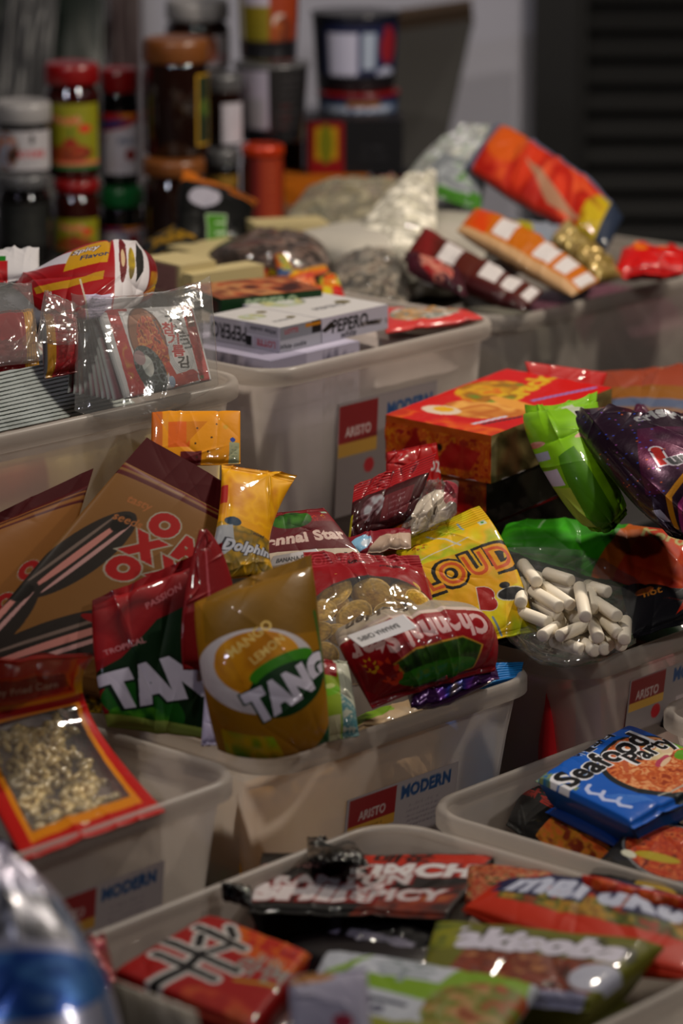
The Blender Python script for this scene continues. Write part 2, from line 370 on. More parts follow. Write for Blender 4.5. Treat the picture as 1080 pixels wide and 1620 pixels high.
def jar(label, px, ytop, ybot, wpx, d, glass, lidc, lidh, lart=None, lz=(.1, .8), neck=.86, shoulder=.82, lidr=1.0, name='glass_jar', cat='jar', group=None, larc=70, res=70, face=0, cup=0):
    b = at(px, ybot, d); t = at(px, ytop, d); H = t[2]-b[2]; R = wpx/2/FPX*d; b = b+np.array([0, 0, 0])
    root = empty(name, tuple(b)); tag(root, label, cat, group)
    hb = H-lidh; nk = R*neck
    if cup: prof = [(R*cup, 0), (R*cup*1.02, .002), (R*.97, hb-.004), (R*.99, hb)]
    else: prof = [(R*.93, 0), (R, .004), (R, hb*shoulder), (R*.985, hb*shoulder+(hb-hb*shoulder)*.3), (nk, hb*shoulder+(hb-hb*shoulder)*.75), (nk, hb)]
    lathe('body', prof, b, glass, root)
    lr = R*lidr; lp = [(lr*.97, hb-.001), (lr, hb+.001), (lr, hb+lidh*.75), (lr*.96, hb+lidh*.95), (lr*.85, hb+lidh), (lr*.8, hb+lidh*.97)]
    if cup: lp = [(lr*.99, hb-.003), (lr*1.02, hb-.002), (lr*1.02, hb+.002), (lr*.9, hb+.0025)]
    lathe('lid', lp, b, lidc, root)
    if lart:
        z0, z1 = lz[0]*hb, lz[1]*hb; nu = res
        ang = np.radians(np.linspace(-90-larc+face, -90+larc+face, nu)); asp = (z1-z0)/(2*np.radians(larc)*R); nv = max(6, int(res*asp))
        a = Art(nu, nv, asp); lart(a); C = a.out(); Z = np.linspace(z0, z1, nv)
        rr = R*1.008 if not cup else R*(cup+(1-cup)*Z/hb)*1.006
        rr = np.broadcast_to(rr, (nv,))[:, None]
        S = np.stack([b[0]+rr*np.cos(ang)[None], b[1]+rr*np.sin(ang)[None], b[2]+np.repeat(Z[:, None], nu, 1)], -1)
        mk('label', S.reshape(-1, 3), gridf(nv, nu), M['paper'], root, C.reshape(-1, 4), org=tuple(root.location))
    return root
# ------------------------------------------------------------------ setting
def box(name, x0, x1, y0, y1, z0, z1, m, parent=None, bev=0, org=None, kind='structure'):
    V = [(x, y, z) for x in (x0, x1) for y in (y0, y1) for z in (z0, z1)]
    F = [(0, 1, 3, 2), (4, 6, 7, 5), (0, 4, 5, 1), (2, 3, 7, 6), (0, 2, 6, 4), (1, 5, 7, 3)]
    o = mk(name, V, F, m, parent, smooth=False, org=org if org is not None else (tuple(parent.location) if parent else None))
    if bev:
        md = o.modifiers.new('bevel', 'BEVEL'); md.width = bev; md.segments = 2
    if kind and parent is None: o['kind'] = kind
    return o
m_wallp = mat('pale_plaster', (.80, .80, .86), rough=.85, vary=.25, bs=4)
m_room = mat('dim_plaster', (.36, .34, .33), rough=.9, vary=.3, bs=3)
m_floor = mat('grey_floor', (.20, .19, .19), rough=.7, vary=.4, bs=6)
m_dark = mat('dark_metal', (.065, .065, .068), rough=.5, vary=.3, bs=8)
m_darker = mat('black_metal', (.05, .05, .055), rough=.55)
m_board = mat('dark_board', (.19, .18, .17), rough=.6, vary=.3, bs=5)
m_brown = mat('brown_edge', (.30, .24, .19), rough=.6)
m_bench = mat('dark_table', (.10, .09, .09), rough=.6, vary=.3, bs=10)
box('floor', -3, 3, -.5, 7, -.05, 0, m_floor)
def rbox(name, o, th, a0, a1, b0, b1, z0, z1, m, parent=None, kind=None):
    A, B = dirs(th); o = np.array([o[0], o[1], 0.])
    V = [o+A*a+B*b+np.array([0, 0, z]) for a in (a0, a1) for b in (b0, b1) for z in (z0, z1)]
    F = [(0, 1, 3, 2), (4, 6, 7, 5), (0, 4, 5, 1), (2, 3, 7, 6), (0, 2, 6, 4), (1, 5, 7, 3)]
    r = mk(name, V, F, m, parent, smooth=False, org=tuple(parent.location) if parent else None)
    md = r.modifiers.new('bevel', 'BEVEL'); md.width = .002; md.segments = 2
    return r
YB = 5.35
def wx(px, y=YB): return (px-540)/FPX*(y/CP+0)*1.0
x1, x2 = wx(832)*1.0, wx(228)
mk_w = box
box('wall_back', -3, wx(895), YB, YB+.1, 0, 2.8, m_wallp)
box('wall_right', 3, 3.1, -.9, YB+.1, 0, 2.8, m_room)
box('wall_left', -3.1, -3, -.9, YB+.1, 0, 2.8, m_room)
box('wall_front', -3, 3, -1, -.9, 0, 2.8, m_room)
box('ceiling', -3.1, 3.1, -1, YB+.1, 2.8, 2.9, m_room)
# dark shutter door right of the pale wall
d = box('door_1', wx(895), 3, YB+.02, YB+.1, 0, 2.8, m_darker)
for k in range(34):
    z = .62+k*.042
    s = mk('slat', [(wx(915), YB+.02, z), (2.2, YB+.02, z), (2.2, YB-.012, z+.004), (wx(915), YB-.012, z+.004), (2.2, YB+.015, z+.034), (wx(915), YB+.015, z+.034)],
           [(0, 1, 2, 3), (3, 2, 4, 5), (5, 4, 1, 0)], m_dark, d, org=tuple(d.location), smooth=False)
box('trim_1', wx(832), wx(895), YB-.06, YB, 0, 2.8, m_darker)
box('trim_2', wx(895), wx(913), YB-.03, YB+.02, 0, 2.8, m_dark)
# dark leaning board
t = empty('dark_board', tuple(at(690, 262, 5.15))); tag(t, 'dark grey board with a brown top edge leaning on the pale wall', 'board')
def slab(name, P, th, m, parent):
    P = [np.array(p) for p in P]; n = np.cross(P[1]-P[0], P[2]-P[0]); n /= np.linalg.norm(n); V = P+[p+n*th for p in P]; k = len(P)
    F = [tuple(range(k))[::-1], tuple(range(k, 2*k))]+[(i, (i+1) % k, (i+1) % k+k, i+k) for i in range(k)]
    return mk(name, V, F, m, parent, smooth=False, org=tuple(parent.location) if parent else None)
slab('panel', [at(600, 330, 5.02), at(683, 330, 5.02), at(746, 46, 5.12), at(600, 68, 5.12)], .03, m_board, t)
slab('top_edge', [at(600, 68, 5.11), at(747, 45, 5.11), at(749, 34, 5.12), at(600, 56, 5.12)], .045, m_brown, t)
# plastic sheets hanging at the left
m_sheet1 = mat('grey_sheet', (.30, .30, .31), rough=.35, bump=.5, bs=6, vary=.5)
m_sheet2 = mat('dark_green_sheet', (.10, .15, .13), rough=.4, bump=.5, bs=5, vary=.5)
m_sheet3 = mat('mauve_sheet', (.34, .27, .28), rough=.5, bump=.4, bs=5, vary=.4)
def sheet(name, label, P, m, seed):
    S = net([[P[0], P[1]], [P[2], P[3]]], np.linspace(0, 1, 40), np.linspace(0, 1, 40)); S = S+normals(S)*((vn(40, 40, 2, 7, seed, 2)-.5)*.03)[..., None]
    n = len(S.reshape(-1, 3)); V = np.concatenate([S, (S+np.array([0, .002, 0]))[:, ::-1]], 1)
    tag(mk(name, V.reshape(-1, 3), gridf(40, 80, True), m), label, 'hanging sheet')
sheet('plastic_sheet', 'dull green sheet hanging behind the red-lidded jars', [(-150, 330, 5.0), (165, 330, 5.0), (-150, -60, 5.1), (165, -60, 5.1)], m_sheet2, 3)
sheet('plastic_sheet', 'greyish sheet hanging above the white-lidded jar', [(-10, 180, 4.9), (75, 200, 4.9), (10, -40, 4.95), (92, -40, 4.95)], m_sheet1, 4)
sheet('plastic_sheet', 'dark mauve sheet hanging behind the tall brown jar', [(168, 330, 5.2), (228, 330, 5.2), (172, -60, 5.25), (222, -60, 5.25)], m_sheet3, 5)
# the tables
ko = at(408, 598, 3.35)
def table(label, b0, b1, ztop, a0=-1.3, a1=1.3):
    A, B = dirs(42.5); c = np.array([ko[0], ko[1], 0])+A*(a0+a1)/2+B*(b0+b1)/2
    r = empty('display_table', tuple(c)); tag(r, label, 'table')
    rbox('top', ko, 42.5, a0, a1, b0, b1, ztop-.03, ztop, m_bench, r)
    for a in (a0+.05, a1-.1):
        for b in (b0+.05, b1-.1): rbox('leg', ko, 42.5, a, a+.05, b, b+.05, 0, ztop-.03, m_bench, r)
table('dark table carrying the taller bins and the jars', -.005, 1.35, .7165, -1.2, 1.25)
table('dark lower table carrying the front bins', -1.25, -.02, .5455, -1.0, 1.25)
# ------------------------------------------------------------------ bins
def front_from(corner, pt, th, la, lb):
    A, B = dirs(th); return pt - (A*la if 'r' in corner or 'k' in corner else 0) - (B*lb if 'l' in corner or 'k' in corner else 0)
TB = 'translucent bin of drink powder pouches and banana chips in the middle of the display'
KB = 'translucent bin of seaweed packets raised at the left edge'
PB = 'tall translucent bin topped with white biscuit cartons'
CB = 'translucent bin whose front corner holds the bag of white candy sticks'
GB = 'translucent bin holding the red and gold snack packet'
SB = 'low translucent bin holding the blue noodle packet'
NB = 'wide translucent tray of noodle packets at the bottom of the picture'
RB = 'large translucent bin under the heap of clear bags by the dark shutter'
XB = 'translucent bin corner with black wrappers at the right edge, behind the blue noodle packet'
bin_(TB, at(425, 1207, 2.95), 43.5, .37, .30, .20)
bin_(KB, front_from('r', at(408, 598, 3.35), 43.5, .44, .30), 43.5, .44, .30, .265, r=.05)
bin_(PB, at(428, 590, 3.42), 42, .37, .28, .255, r=.04, tap=.012)
bin_(CB, at(923, 1056, 3.2), 42, .40, .34, .205)
bin_(GB, front_from('r', at(400, 1222, 2.88), 42, .37, .27), 42, .37, .27, .214)
bin_(SB, front_from('l', at(655, 1276, 3.04), 42, .30, .40), 42,   .30, .40, .133, r=.05)
bin_(NB, front_from('k', at(612, 1290, 2.98), 41, .47, .42), 41, .47, .42, .145, r=.05)
bin_(RB, at(800, 505, 3.85), 41, .52, .38, .222, r=.05)
bin_(XB, front_from('l', at(1022, 1124, 3.25), 42, .28, .3), 42, .28, .3, .152)

def lab(modern_first=False, wide=True):
    def f(a):
        a.bg('a39b9c'); a.rect(.03, .52, .44, .96, '8e2126'); a.rect(.03, .36, .44, .52, 'b98f3c')
        a.text('ARISTO', .235, .66, .055, 'b8aca8', bold=.03, sx=.85); a.small(.235, .45, .014, 2, '6a4a20', wd=.3)
        a.text('MODERN', .71, .80, .075, '28507c', bold=.05, sx=.95)
        a.small(.70, .55, .018, 5, '777078', wd=.4, seed=4); a.small(.2, .24, .016, 3, '777078', wd=.3, seed=6)
    return f
bin_label(TB, 'A', .112, .066, .262, .126, lab())
def lab2(a):
    a.bg('908888'); a.rect(.02, .62, .40, .97, '802022'); a.rect(.02, .52, .40, .64, 'c09a4a'); a.text('ARISTO', .21, .73, .062, 'b8aca8', bold=.03, sx=.8)
    a.text('MODERN', .72, .84, .085, '28507c', bold=.05, sx=.85); a.ell(.33, .40, .05, .05, 'b03038'); a.small(.2, .32, .02, 4, '8a8086', wd=.2); a.rect(.55, .1, .9, .5, 'b0a6a8')
bin_label(PB, 'A', .110, .052, .268, .175, lab2)
bin_label(CB, 'A', .085, .035, .23, .105, lab2)
bin_label(GB, 'A', .135, .055, .275, .112, lab())
# ------------------------------------------------------------------ jars and tubs at the back
g_brown = mat('dark_brown_sauce_glass', (.10, .045, .03), rough=.08, coat=.6, coatr=.05)
g_red = mat('dark_red_sauce_glass', (.16, .035, .025), rough=.08, coat=.6, coatr=.05)
g_black = mat('black_sauce_glass', (.035, .03, .03), rough=.08, coat=.6, coatr=.05)
l_red = mat('red_lid', (.46, .04, .05), rough=.3, coat=.3); l_white = mat('white_lid', (.55, .54, .54), rough=.35)
l_tan = mat('tan_lid', (.42, .24, .10), rough=.35, bump=.1, bs=200); l_green = mat('green_lid', (.06, .36, .17), rough=.35)
l_grey = mat('grey_metal_lid', (.36, .36, .37), rough=.35, metal=.4); l_orange = mat('orange_metal_lid', (.75, .22, .08), rough=.25, metal=.3, coat=.4)
l_black = mat('dark_lid', (.12, .12, .13), rough=.3)
CR = at(115, 403, 4.4)[2]
t = empty('wooden_crate', (-.22, 4.42, .7165)); tag(t, 'dark crate under the rows of jars', 'crate')
def cbox(nm, x0, x1, y0, y1, z0, z1): box(nm, x0, x1, y0, y1, z0, z1, m_bench, t, kind=None)
def JB(px, d): return proj(np.array([(px-540)/FPX*d, (d*CP)+0, CR]))[1]
xa, xb = (-30-540)/FPX*4.4, -.012
cbox('top', xa-.05, xb, 4.18, 4.62, CR-.02, CR)
for x in (xa-.05, (xa+xb)/2, xb-.02): cbox('side', x, x+.02, 4.18, 4.62, .7165, CR-.02)
t = empty('wooden_crate', (.06, 4.56, .7165)); tag(t, 'dark crate under the cartons and blue tubs', 'crate')
cbox('top', -.008, .16, 4.40, 4.72, CR-.02, CR); cbox('side', -.008, .012, 4.40, 4.72, .7165, CR-.02); cbox('side', .14, .16, 4.40, 4.72, .7165, CR-.02)
def base(d): # picture row of the crate top at view distance d
    return 810-((d*CP*0)+((CR-HC+d*SP)/CP))/d*FPX
def la_kyo(a):
    a.bg('a09da0'); a.ell(.26, .5, .21, .26, '6d4a30'); a.food(a.mell(.26, .5, .2, .25), ['3a2a22', '7c4c30', '8fa0b8', 'b06a40'], 8, 3)
    a.text('KYORE', .66, .42, .085, 'a03036', bold=.03); a.small(.66, .3, .04, 3, '6a6a70', wd=.3); a.ell(.66, .78, .03, .07, '222')if 0 else a.ell(.66, .78, .03, .07, '222222')
def la_yel(a):
    a.bg('807e14'); a.rect(0, 0, 1, .07, '1f6a3a'); a.rect(0, .07, 1, .13, 'c06a50'); a.text('Punjab', .45, .76, .10, 'b0522c', bold=.03, out='c9a090')
    a.food(a.mell(.5, .25, .34, .13), ['6c1a12', '8a5018', '8c1c16', '907828'], 9, 5); a.ell(.5, .42, .10, .05, '8c1814'); a.line([(.5, .5), (.5, .62)], .03, '2c5a24'); a.ell(.72, .62, .1, .06, 'b83020')
def la_blue(a):
    a.bg('b4b0b8'); a.poly([(0, 1), (1, 1), (1, .86), (.6, .76), (0, .66)], 'a01c20'); a.poly([(0, .86), (.8, .92), (.5, .78), (0, .72)], '27356e'); a.ell(.72, .95, .2, .05, 'c88020')
    a.text('INAO', .70, .55, .12, '35506e'); a.ell(.75, .32, .12, .13, '7e2a2a'); a.line([(.2, .62), (.12, .48)], .05, '9a2420'); a.small(.4, .3, .03, 5, 'a08a8a', wd=.5)
def la_side(a): a.bg('b08a20'); a.rect(.1, .04, .9, .96, '22301e'); a.food(a.mell(.5, .5, .3, .4), ['22301e', '4a6a28', '8a7a28'], 4, 2)
def la_white(a): a.bg('a9a6ae'); a.small(.5, .7, .06, 5, '8a8790', wd=.6)
def la_ylo(a): a.bg('6e5418'); a.food(a.ones, ['4a3a18', '8a6a1c', '5a4c28'], 5, 3)
def la_pic(a): a.bg('a8a2a4'); a.food(a.mell(.3, .6, .25, .25), ['6a3a20', 'a05a30', '7a80a0'], 5, 3); a.text('OYA', .65, .3, .12, '9a3a3a')
G_ = 'jars stacked at the back'
jar('round jar with a white screw lid and white picture label at the left edge', 38, 155, 266, 90, 4.36, g_black, l_white, .026, la_kyo, (.03, .86))
jar('dark jar with a dull grey lid beneath the white-lidded jar', 40, 268, base(4.36), 84, 4.36, g_black, l_grey, .016, lambda a: a.bg('1c1e1c').small(.5, .7, .06, 6, '5a5c54', wd=.7), (.25, .8))
jar('tall jar with a domed red lid and yellow tomato label', 116, 92, 276, 87, 4.42, g_red, l_red, .026, la_yel, (.10, .80), neck=.84)
jar('small red-lidded jar with a yellow label below the tall yellow-label jar', 122, 278, base(4.42), 74, 4.42, g_red, l_red, .014, la_yel, (.05, .58))
jar('narrow jar with a flat red lid and white label striped red and blue', 191, 101, 289, 62, 4.48, g_black, l_red, .030, la_blue, (.12, .78), neck=.95)
jar('jar with a green lid under the narrow red-lidded jar', 193, 290, base(4.48), 70, 4.48, g_black, l_green, .024, la_blue, (.0, .5))
jar('large dark brown jar with a wide tan lid, upper of two', 280, 53, 243, 103, 4.4, g_brown, l_tan, .030, la_side, (.12, .88), neck=.96, larc=22, face=62, res=24)
jar('dark brown jar with a tan lid, lower of two', 277, 243, base(4.4), 98, 4.4, g_brown, l_tan, .020, None)
jar('jar with a pale silvery lid and picture label, behind the upper tan lid', 313, -5, 110, 100, 4.62, g_brown, l_white, .026, la_pic, (.1, .72), face=35, larc=55)
jar('dark jar with a grey lid and white side label, mid stack', 352, 112, 228, 66, 4.5, g_brown, l_grey, .022, la_white, (.05, .8), face=35, larc=35, neck=.95)
jar('dark jar with a grey lid and mustard label at the bottom of its stack', 350, 229, base(4.5), 60, 4.5, g_black, l_grey, .020, la_ylo, (.35, .88), neck=.95)
m_cup = mat('dark_cup_wall', (.10, .10, .115), rough=.3, coat=.3)
def la_cup1(a):
    a.bg('b06a20'); a.rect(0, 0, .12, 1, 'b8b09c'); a.rect(.12, .0, .52, .58, '7c7010'); a.rect(.12, .58, .52, 1, 'a8a2b0'); a.rect(.52, 0, 1, 1, '8c3c18'); a.ell(.66, .42, .1, .1, 'b8a8a0')
    a.rect(.52, .7, .8, 1, '8c1c14'); a.food(a.mell(.72, .3, .15, .2), ['6a3018', '9c5a20', '8a2c18'], 5, 4); a.small(.32, .4, .04, 3, '4a5a14', wd=.3)
def la_cup2(a):
    a.bg('1c1c1e'); a.rect(.02, .02, .47, .99, '9a96a4'); a.rect(.05, .2, .42, .6, '8c8c92'); a.small(.74, .9, .04, 10, '6a6468', wd=.4, seed=3); a.small(.68, .5, .06, 5, '8a2a2c', wd=.2, seed=8)
def la_blue1(a):
    a.bg('14204a'); a.rect(.25, .05, .52, .80, 'b0b0c2'); a.rect(.56, .3, .68, .8, '9aa4b4'); a.ell(.82, .6, .1, .14, '8a2430'); a.ell(.80, .88, .05, .05, '8a2430'); a.ell(.8, .17, .12, .09, 'a8acc0'); a.rect(0, .88, 1, 1, '0c1430')
def la_blue2(a): a.bg('16284c'); a.rect(.1, .1, .95, .75, '5a6a86'); a.text('SELECT', .5, .38, .13, 'a8b0c0', bold=.05); a.rect(.4, .65, .7, .85, '8a5a20')
jar('dark instant noodle cup with a lilac-white panel, under the yellow cup', 430, 92, 220, 118, 4.55, m_cup, l_grey, .004, la_cup2, (.02, .97), name='noodle_cup', cat='noodle cup', cup=.82)
jar('yellow and orange instant noodle cup at the top edge of the photo', 425, -70, 91, 104, 4.55, m_cup, l_white, .004, la_cup1, (.0, .97), name='noodle_cup', cat='noodle cup', cup=.84)
def la_can(a): a.bg('6e1a10'); a.rect(.45, 0, .95, 1, '8c3412'); a.small(.7, .9, .07, 12, 'b06a40', wd=.3); a.rect(0, 0, .3, 1, '4a120c')
jar('tall red can with a bright orange rim below the noodle cups', 416, 222, base(4.5), 68, 4.5, g_red, l_orange, .013, la_can, (.02, .98), name='drink_can', cat='can', neck=.92)
jar('navy blue tub with white panels', 562, 12, 138, 138, 4.7, m_cup, l_black, .004, la_blue1, (.02, .97), name='plastic_tub', cat='tub', cup=.88, larc=80)
jar('short blue and grey tub supporting the navy tub', 566, 139, 192, 130, 4.7, m_cup, l_red, .003, la_blue2, (.02, .95), name='plastic_tub', cat='tub', cup=.92, larc=80)
def dk(a): a.bg('1d1c1e')
def emb(a): a.bg('1f1f22'); a.rect(.04, .0, .40, .95, '7a1418'); a.rect(.11, .25, .34, .85, 'a08018'); a.ell(.22, .55, .07, .2, '6a6a14'); a.small(.7, .5, .05, 2, '4a4a4e', wd=.4)
c = at(482, 275, 4.6); carton('carton', 'black carton bearing a red and yellow emblem, holding up the blue tubs', 'carton', c, 90, .132, .08, .073, emb, dk, dk, 60)
def orng(a): a.bg('a86418'); a.rect(.45, .3, 1, 1, '9c6a20'); a.rect(.3, 0, 1, .5, '70806a'); a.rect(0, 0, .25, .45, '8a6a58')
c = at(447, base(4.6), 4.6); hh = at(447, 276, 4.6)[2]-c[2]; carton('carton', 'orange and grey-green carton below the black emblem carton', 'carton', c, 90, .115, .08, hh, orng, dk, lambda a: a.bg('a86418'), 60)
c = at(588, base(4.6), 4.6); carton('carton', 'dull red carton beside the orange and grey-green carton', 'carton', c, 90, .075, .08, hh, lambda a: a.bg('5e2224').rect(.1, .3, .8, .7, '8a6068'), dk, dk, 30)
c = at(445, 276, 4.66); carton('carton', 'dark grey carton with an orange stripe next to the emblem carton', 'carton', c, 90, .030, .05, .05, lambda a: a.bg('26262a').rect(.78, .1, 1, 1, '8a5a14'), dk, dk, 30)
INK[0] = .86  # tray prints darkened: the weaker light there is put into their colours
# ------------------------------------------------------------------ front tray of noodle packets
RED = '9c1414'
def a_shim(a):
    a.bg('120d0d'); a.rect(.10, .10, .93, .93, '1a1010'); a.food(a.mpoly([(.5, .02), (.98, .02), (.98, .5), (.75, .35)]), ['3a1008', '7a2c10', 'a05a2a', '5a1408'], 12, 5)
    a.put(a.mpoly([(.45, .98), (.99, .98), (.96, .56), (.40, 0.694)]), 'b03010'); a.text('KIMCHI', .70, .66, .125, 'c8c4c4', bold=.07, sx=.95, rot=.04, out='7a1210', ow=.05)
    a.text('SHIM', .30, .30, .17, 'c8c0c0', bold=.09, out='7a1210', ow=.06, shear=.1); a.text('SPICY', .70, .28, .11, 'b8b0b0', bold=.06, out='8a1410', rot=.05)
    a.text('hot noodles', .22, .74, .07, 'a07a74'); a.text('RAMYUN', .40, .50, .10, 'b8b0b0', bold=.06, out='7a1210', rot=.06); a.text('매운', .62, .86, .10, '160c0c', bold=.03)
p1 = pack('noodle_packet', 'black noodle packet with bold white and red lettering, lying on the tray', 'noodle packet',
     [[(392, 1445, 0.674), (705, 1455, 0.674)], [(415, 1350, 0.679), (790, 1352, 0.684)]], a_shim, th=.058, e=6, ev=6, wr=.0022, flat=.93, seed=3, seal=(.05, .05), back='100c0c', res=130)
def a_lower(a): a.bg('100c10'); a.rect(.1, .1, .32, .5, '8c1a30'); a.ell(.45, .4, .13, .16, 'a29cb0'); a.rect(.62, .1, .95, .6, '8e8a98'); a.small(.78, .5, .04, 5, '3a3a40', wd=.3)
pack('noodle_packet', 'black packet with lilac back panels beneath the bold white-lettered noodle packet', 'noodle packet',
     [[(375, 1478, 0.634), (640, 1560, 0.634)], [(380, 1425, 0.659), (700, 1480, 0.659)]], a_lower, th=.03, e=4, ev=4, wr=.003, seed=4, seal=(.05, .05), back='100c0c')
def a_blk(a): a.bg('0f0f12'); a.small(.5, .5, .1, 2, '3a3a40')
pack('wrapper', 'crumpled shiny black wrapper at the back corner of the noodle tray', 'wrapper',
     [[(487, 1362, 0.702), (585, 1372, 0.702)], [(485, 1328, .682), (560, 1335, .682)]], a_blk, th=.012, wr=.006, warp=.006, seed=9, mt='foil', back='0f0f12')
pack('wrapper', 'small crumpled black wrapper at the left side of the noodle tray', 'wrapper',
     [[(355, 1425, 0.684), (400, 1440, 0.684)], [(350, 1395, 0.699), (395, 1400, 0.699)]], a_blk, th=.01, wr=.006, warp=.004, seed=10, mt='foil', back='0f0f12', res=40)
def a_pizza(a): a.bg('3a1410'); a.food(a.ones, ['2a1208', '8c3418', 'b8845a', '9c2a18', 'c09a70', '4a4a20'], 22, 5); a.rect(0, 0, 1, .15, '8a1a10')
pack('noodle_packet', 'noodle packet printed with mottled red and cream food, behind the orange packet', 'noodle packet',
     [[(735, 1450, 0.669), (900, 1462, 0.669)], [(735, 1370, 0.679), (885, 1385, 0.679)]], a_pizza, th=.03, e=3, wr=.003, seed=5, back='5a1410')
def a_maru(a):
    a.bg('b8340e'); a.poly([(0, 0.654), (1, 0.654), (1, 1), (0, 1)], '8c2410'); a.poly([(0, .7), (.9, 0.694), (1, 1), (.1, 1)], '22244e'); a.food(a.mpoly([(.1, .38), (.95, .35), (.9, 0.654), (.1, .6)]), ['7c5a20', 'b08a3a', '4a5a20', '9a3a18'], 20, 4)
    a.text('maruku', .52, .76, .17, 'b8bccc', bold=.05, shear=.3, out='22244e', ow=.07); a.rect(0, .93, 1, 1, '9c9c20')
pack('noodle_packet', 'glossy orange-red noodle packet with white slanted lettering', 'noodle packet',
     [[(730, 1440, 0.674), (905, 1510, 0.674), (1100, 1550, 0.674)], [(790, 1395, 0.686), (950, 1398, 0.689), (1130, 1432, 0.689)]], a_maru, th=.03, e=2.2, ev=4, wr=.0025, flat=.6, seed=6, back='b8340e', res=150, seal=(.03, .03))
def a_flap(a): a.bg('b02c10'); a.food(a.mpoly([(.1, .1), (.9, .1), (.9, .8), (.1, .8)]), ['b02c10', 'c8601a', '8a2010'], 10, 3)
pack('noodle_packet', 'orange packet with a raised crimped end, at the tray edge behind the orange-red one', 'noodle packet',
     [[(925, 1420, 0.689), (1085, 1448, 0.689)], [(920, 1384, 0.702), (1100, 1422, 0.702)]], a_flap, th=.012, wr=.004, seed=17, back='a02810')
def a_temp(a):
    a.bg('6e6e22'); a.food(a.mpoly([(.15, .08), (.95, .05), (.95, .48), (.2, .5)]), ['4a1c0c', '8c3c18', '6c2c10', 'a8744a'], 24, 8)
    a.text('Yakisoba', .45, .66, .20, 'c4c0cc', bold=.08, sx=.8, shear=.1, out='3a3a20', ow=.05); a.ell(.9, .3, .12, .14, 'a8aab8'); a.rect(.3, 0, .95, .1, '9a9ab0'); a.food(a.mpoly([(0, .5), (.14, .5), (.14, 1), (0, 1)]), ['6e6e22', '8c8c20', '3a4a14'], 14, 2)
pack('noodle_packet', 'olive and brown noodle packet with big white lettering, left of the tray rim', 'noodle packet',
     [[(655, 1580, 0.674), (930, 1600, 0.674)], [(690, 1460, 0.684), (1060, 1500, 0.684)]], a_temp, th=.05, e=3.5, ev=4, flat=.72, wr=.003, seed=7, back='5a5a20', res=140, seal=(.04, .05))
def a_green(a):
    a.bg('b0b4bc'); a.poly([(.0, .55), (.3, 1), (.95, 1), (1, .6), (.55, .45)], '7c9c1c'); a.poly([(.15, 0.654), (.25, .92), (.65, .92), (.6, 0.654)], 'b8bcc4'); a.text('辛', .42, .76, .2, '90989c', bold=.02)
    a.food(a.mell(.86, .40, .28, .30), ['8a4a20', 'b08a60', '6a7a20', 'a05028'], 14, 3); a.rect(0, 0, 1, .2, '8a8c24'); a.line([(.0, .42), (.5, .36)], .03, '242a44'); a.text('noodle', .22, .3, .1, '4a4a60')
pack('noodle_packet', 'green and white noodle packet at the bottom edge of the photo', 'noodle packet',
     [[(455, 1640, 0.672), (770, 1690, 0.672)], [(520, 1505, 0.684), (860, 1560, 0.684)]], a_green, th=.05, e=3.5, ev=4, flat=.72, wr=.003, seed=8, back='9a9ca8', res=140)
def a_wh(a): a.bg('a8a4b6'); a.ell(.65, .3, .13, .1, '9a3048'); a.ell(.3, .9, .3, .1, 'b07a30')
pack('paper_packet', 'plain lilac-white packet standing between the red and the green packets', 'packet',
     [[(462, 1665, 2.46), (590, 1665, 2.46)], [(455, 1545, 2.50), (580, 1530, 2.50)]], a_wh, th=.02, wr=.002, seed=12, back='a8a4b6', mt='soft')
def a_shin(a):
    a.bg('9a100c'); a.food(a.mpoly([(.35, 0.654), (1, 0.654), (1, 1), (.35, 1)]), ['9a100c', 'b8420c', 'c06a10', 'a81c0c'], 12, 4)
    K = [[(.30, .88), (.40, .80)], [(.10, .76), (.55, .72)], [(.20, .68), (.26, .58)], [(.44, .68), (.38, .56)], [(.03, .50), (.66, .47)], [(.10, .33), (.58, .31)], [(.34, .52), (.36, .30), (.30, .05)]]
    for wd, cl in ((.115, 'b8b4b0'), (.055, '101014')):
        for k_ in K: a.line(k_, wd*(1.0 if len(k_) == 2 else 1.15), cl)
    a.text('라면', .80, .56, .15, '8c8a84', bold=.04); a.line([(.7, .38), (.96, .48)], .03, 'a8841c'); a.food(a.mell(.72, .1, .25, .12), ['8a3a18', 'b05028', '9a2018'], 12, 4); a.text('SHIN', .8, .7, .07, 'a09890')
A_, B_ = dirs(41)
pack('noodle_packet', 'red noodle packet with a large black and white brushed character', 'noodle packet',
     [[(175, 1548, 0.674), (395, 1640, 0.674)], [(335, 1453, 0.686), (492, 1512, 0.686)]], a_shin, th=.055, e=6, ev=6, wr=.0018, flat=.85, seed=11, back='8a0c0a', res=150, seal=(.03, .03))
def a_pale(a): a.bg('8f877c')
pack('paper_packet', 'beige blank packet standing in front of the red noodle packet', 'packet',
     [[(180, 1680, 2.42), (330, 1710, 2.42)], [(176, 1548, 2.44), (312, 1600, 2.44)]], a_pale, th=.02, wr=.002, seed=13, back='8f877c', mt='soft', seal=(0, 0))
def a_rd(a): a.bg('8c1420'); a.ell(.7, .7, .2, .2, 'b04a60')
pack('snack_packet', 'small crumpled dark red packet against the left wall of the noodle tray', 'snack packet',
     [[(120, 1570, 0.679), (195, 1590, 0.679)], [(108, 1490, 0.699), (165, 1478, 0.699)]], a_rd, th=.03, wr=.006, warp=.01, seed=14, back='8c1420', mt='foil')
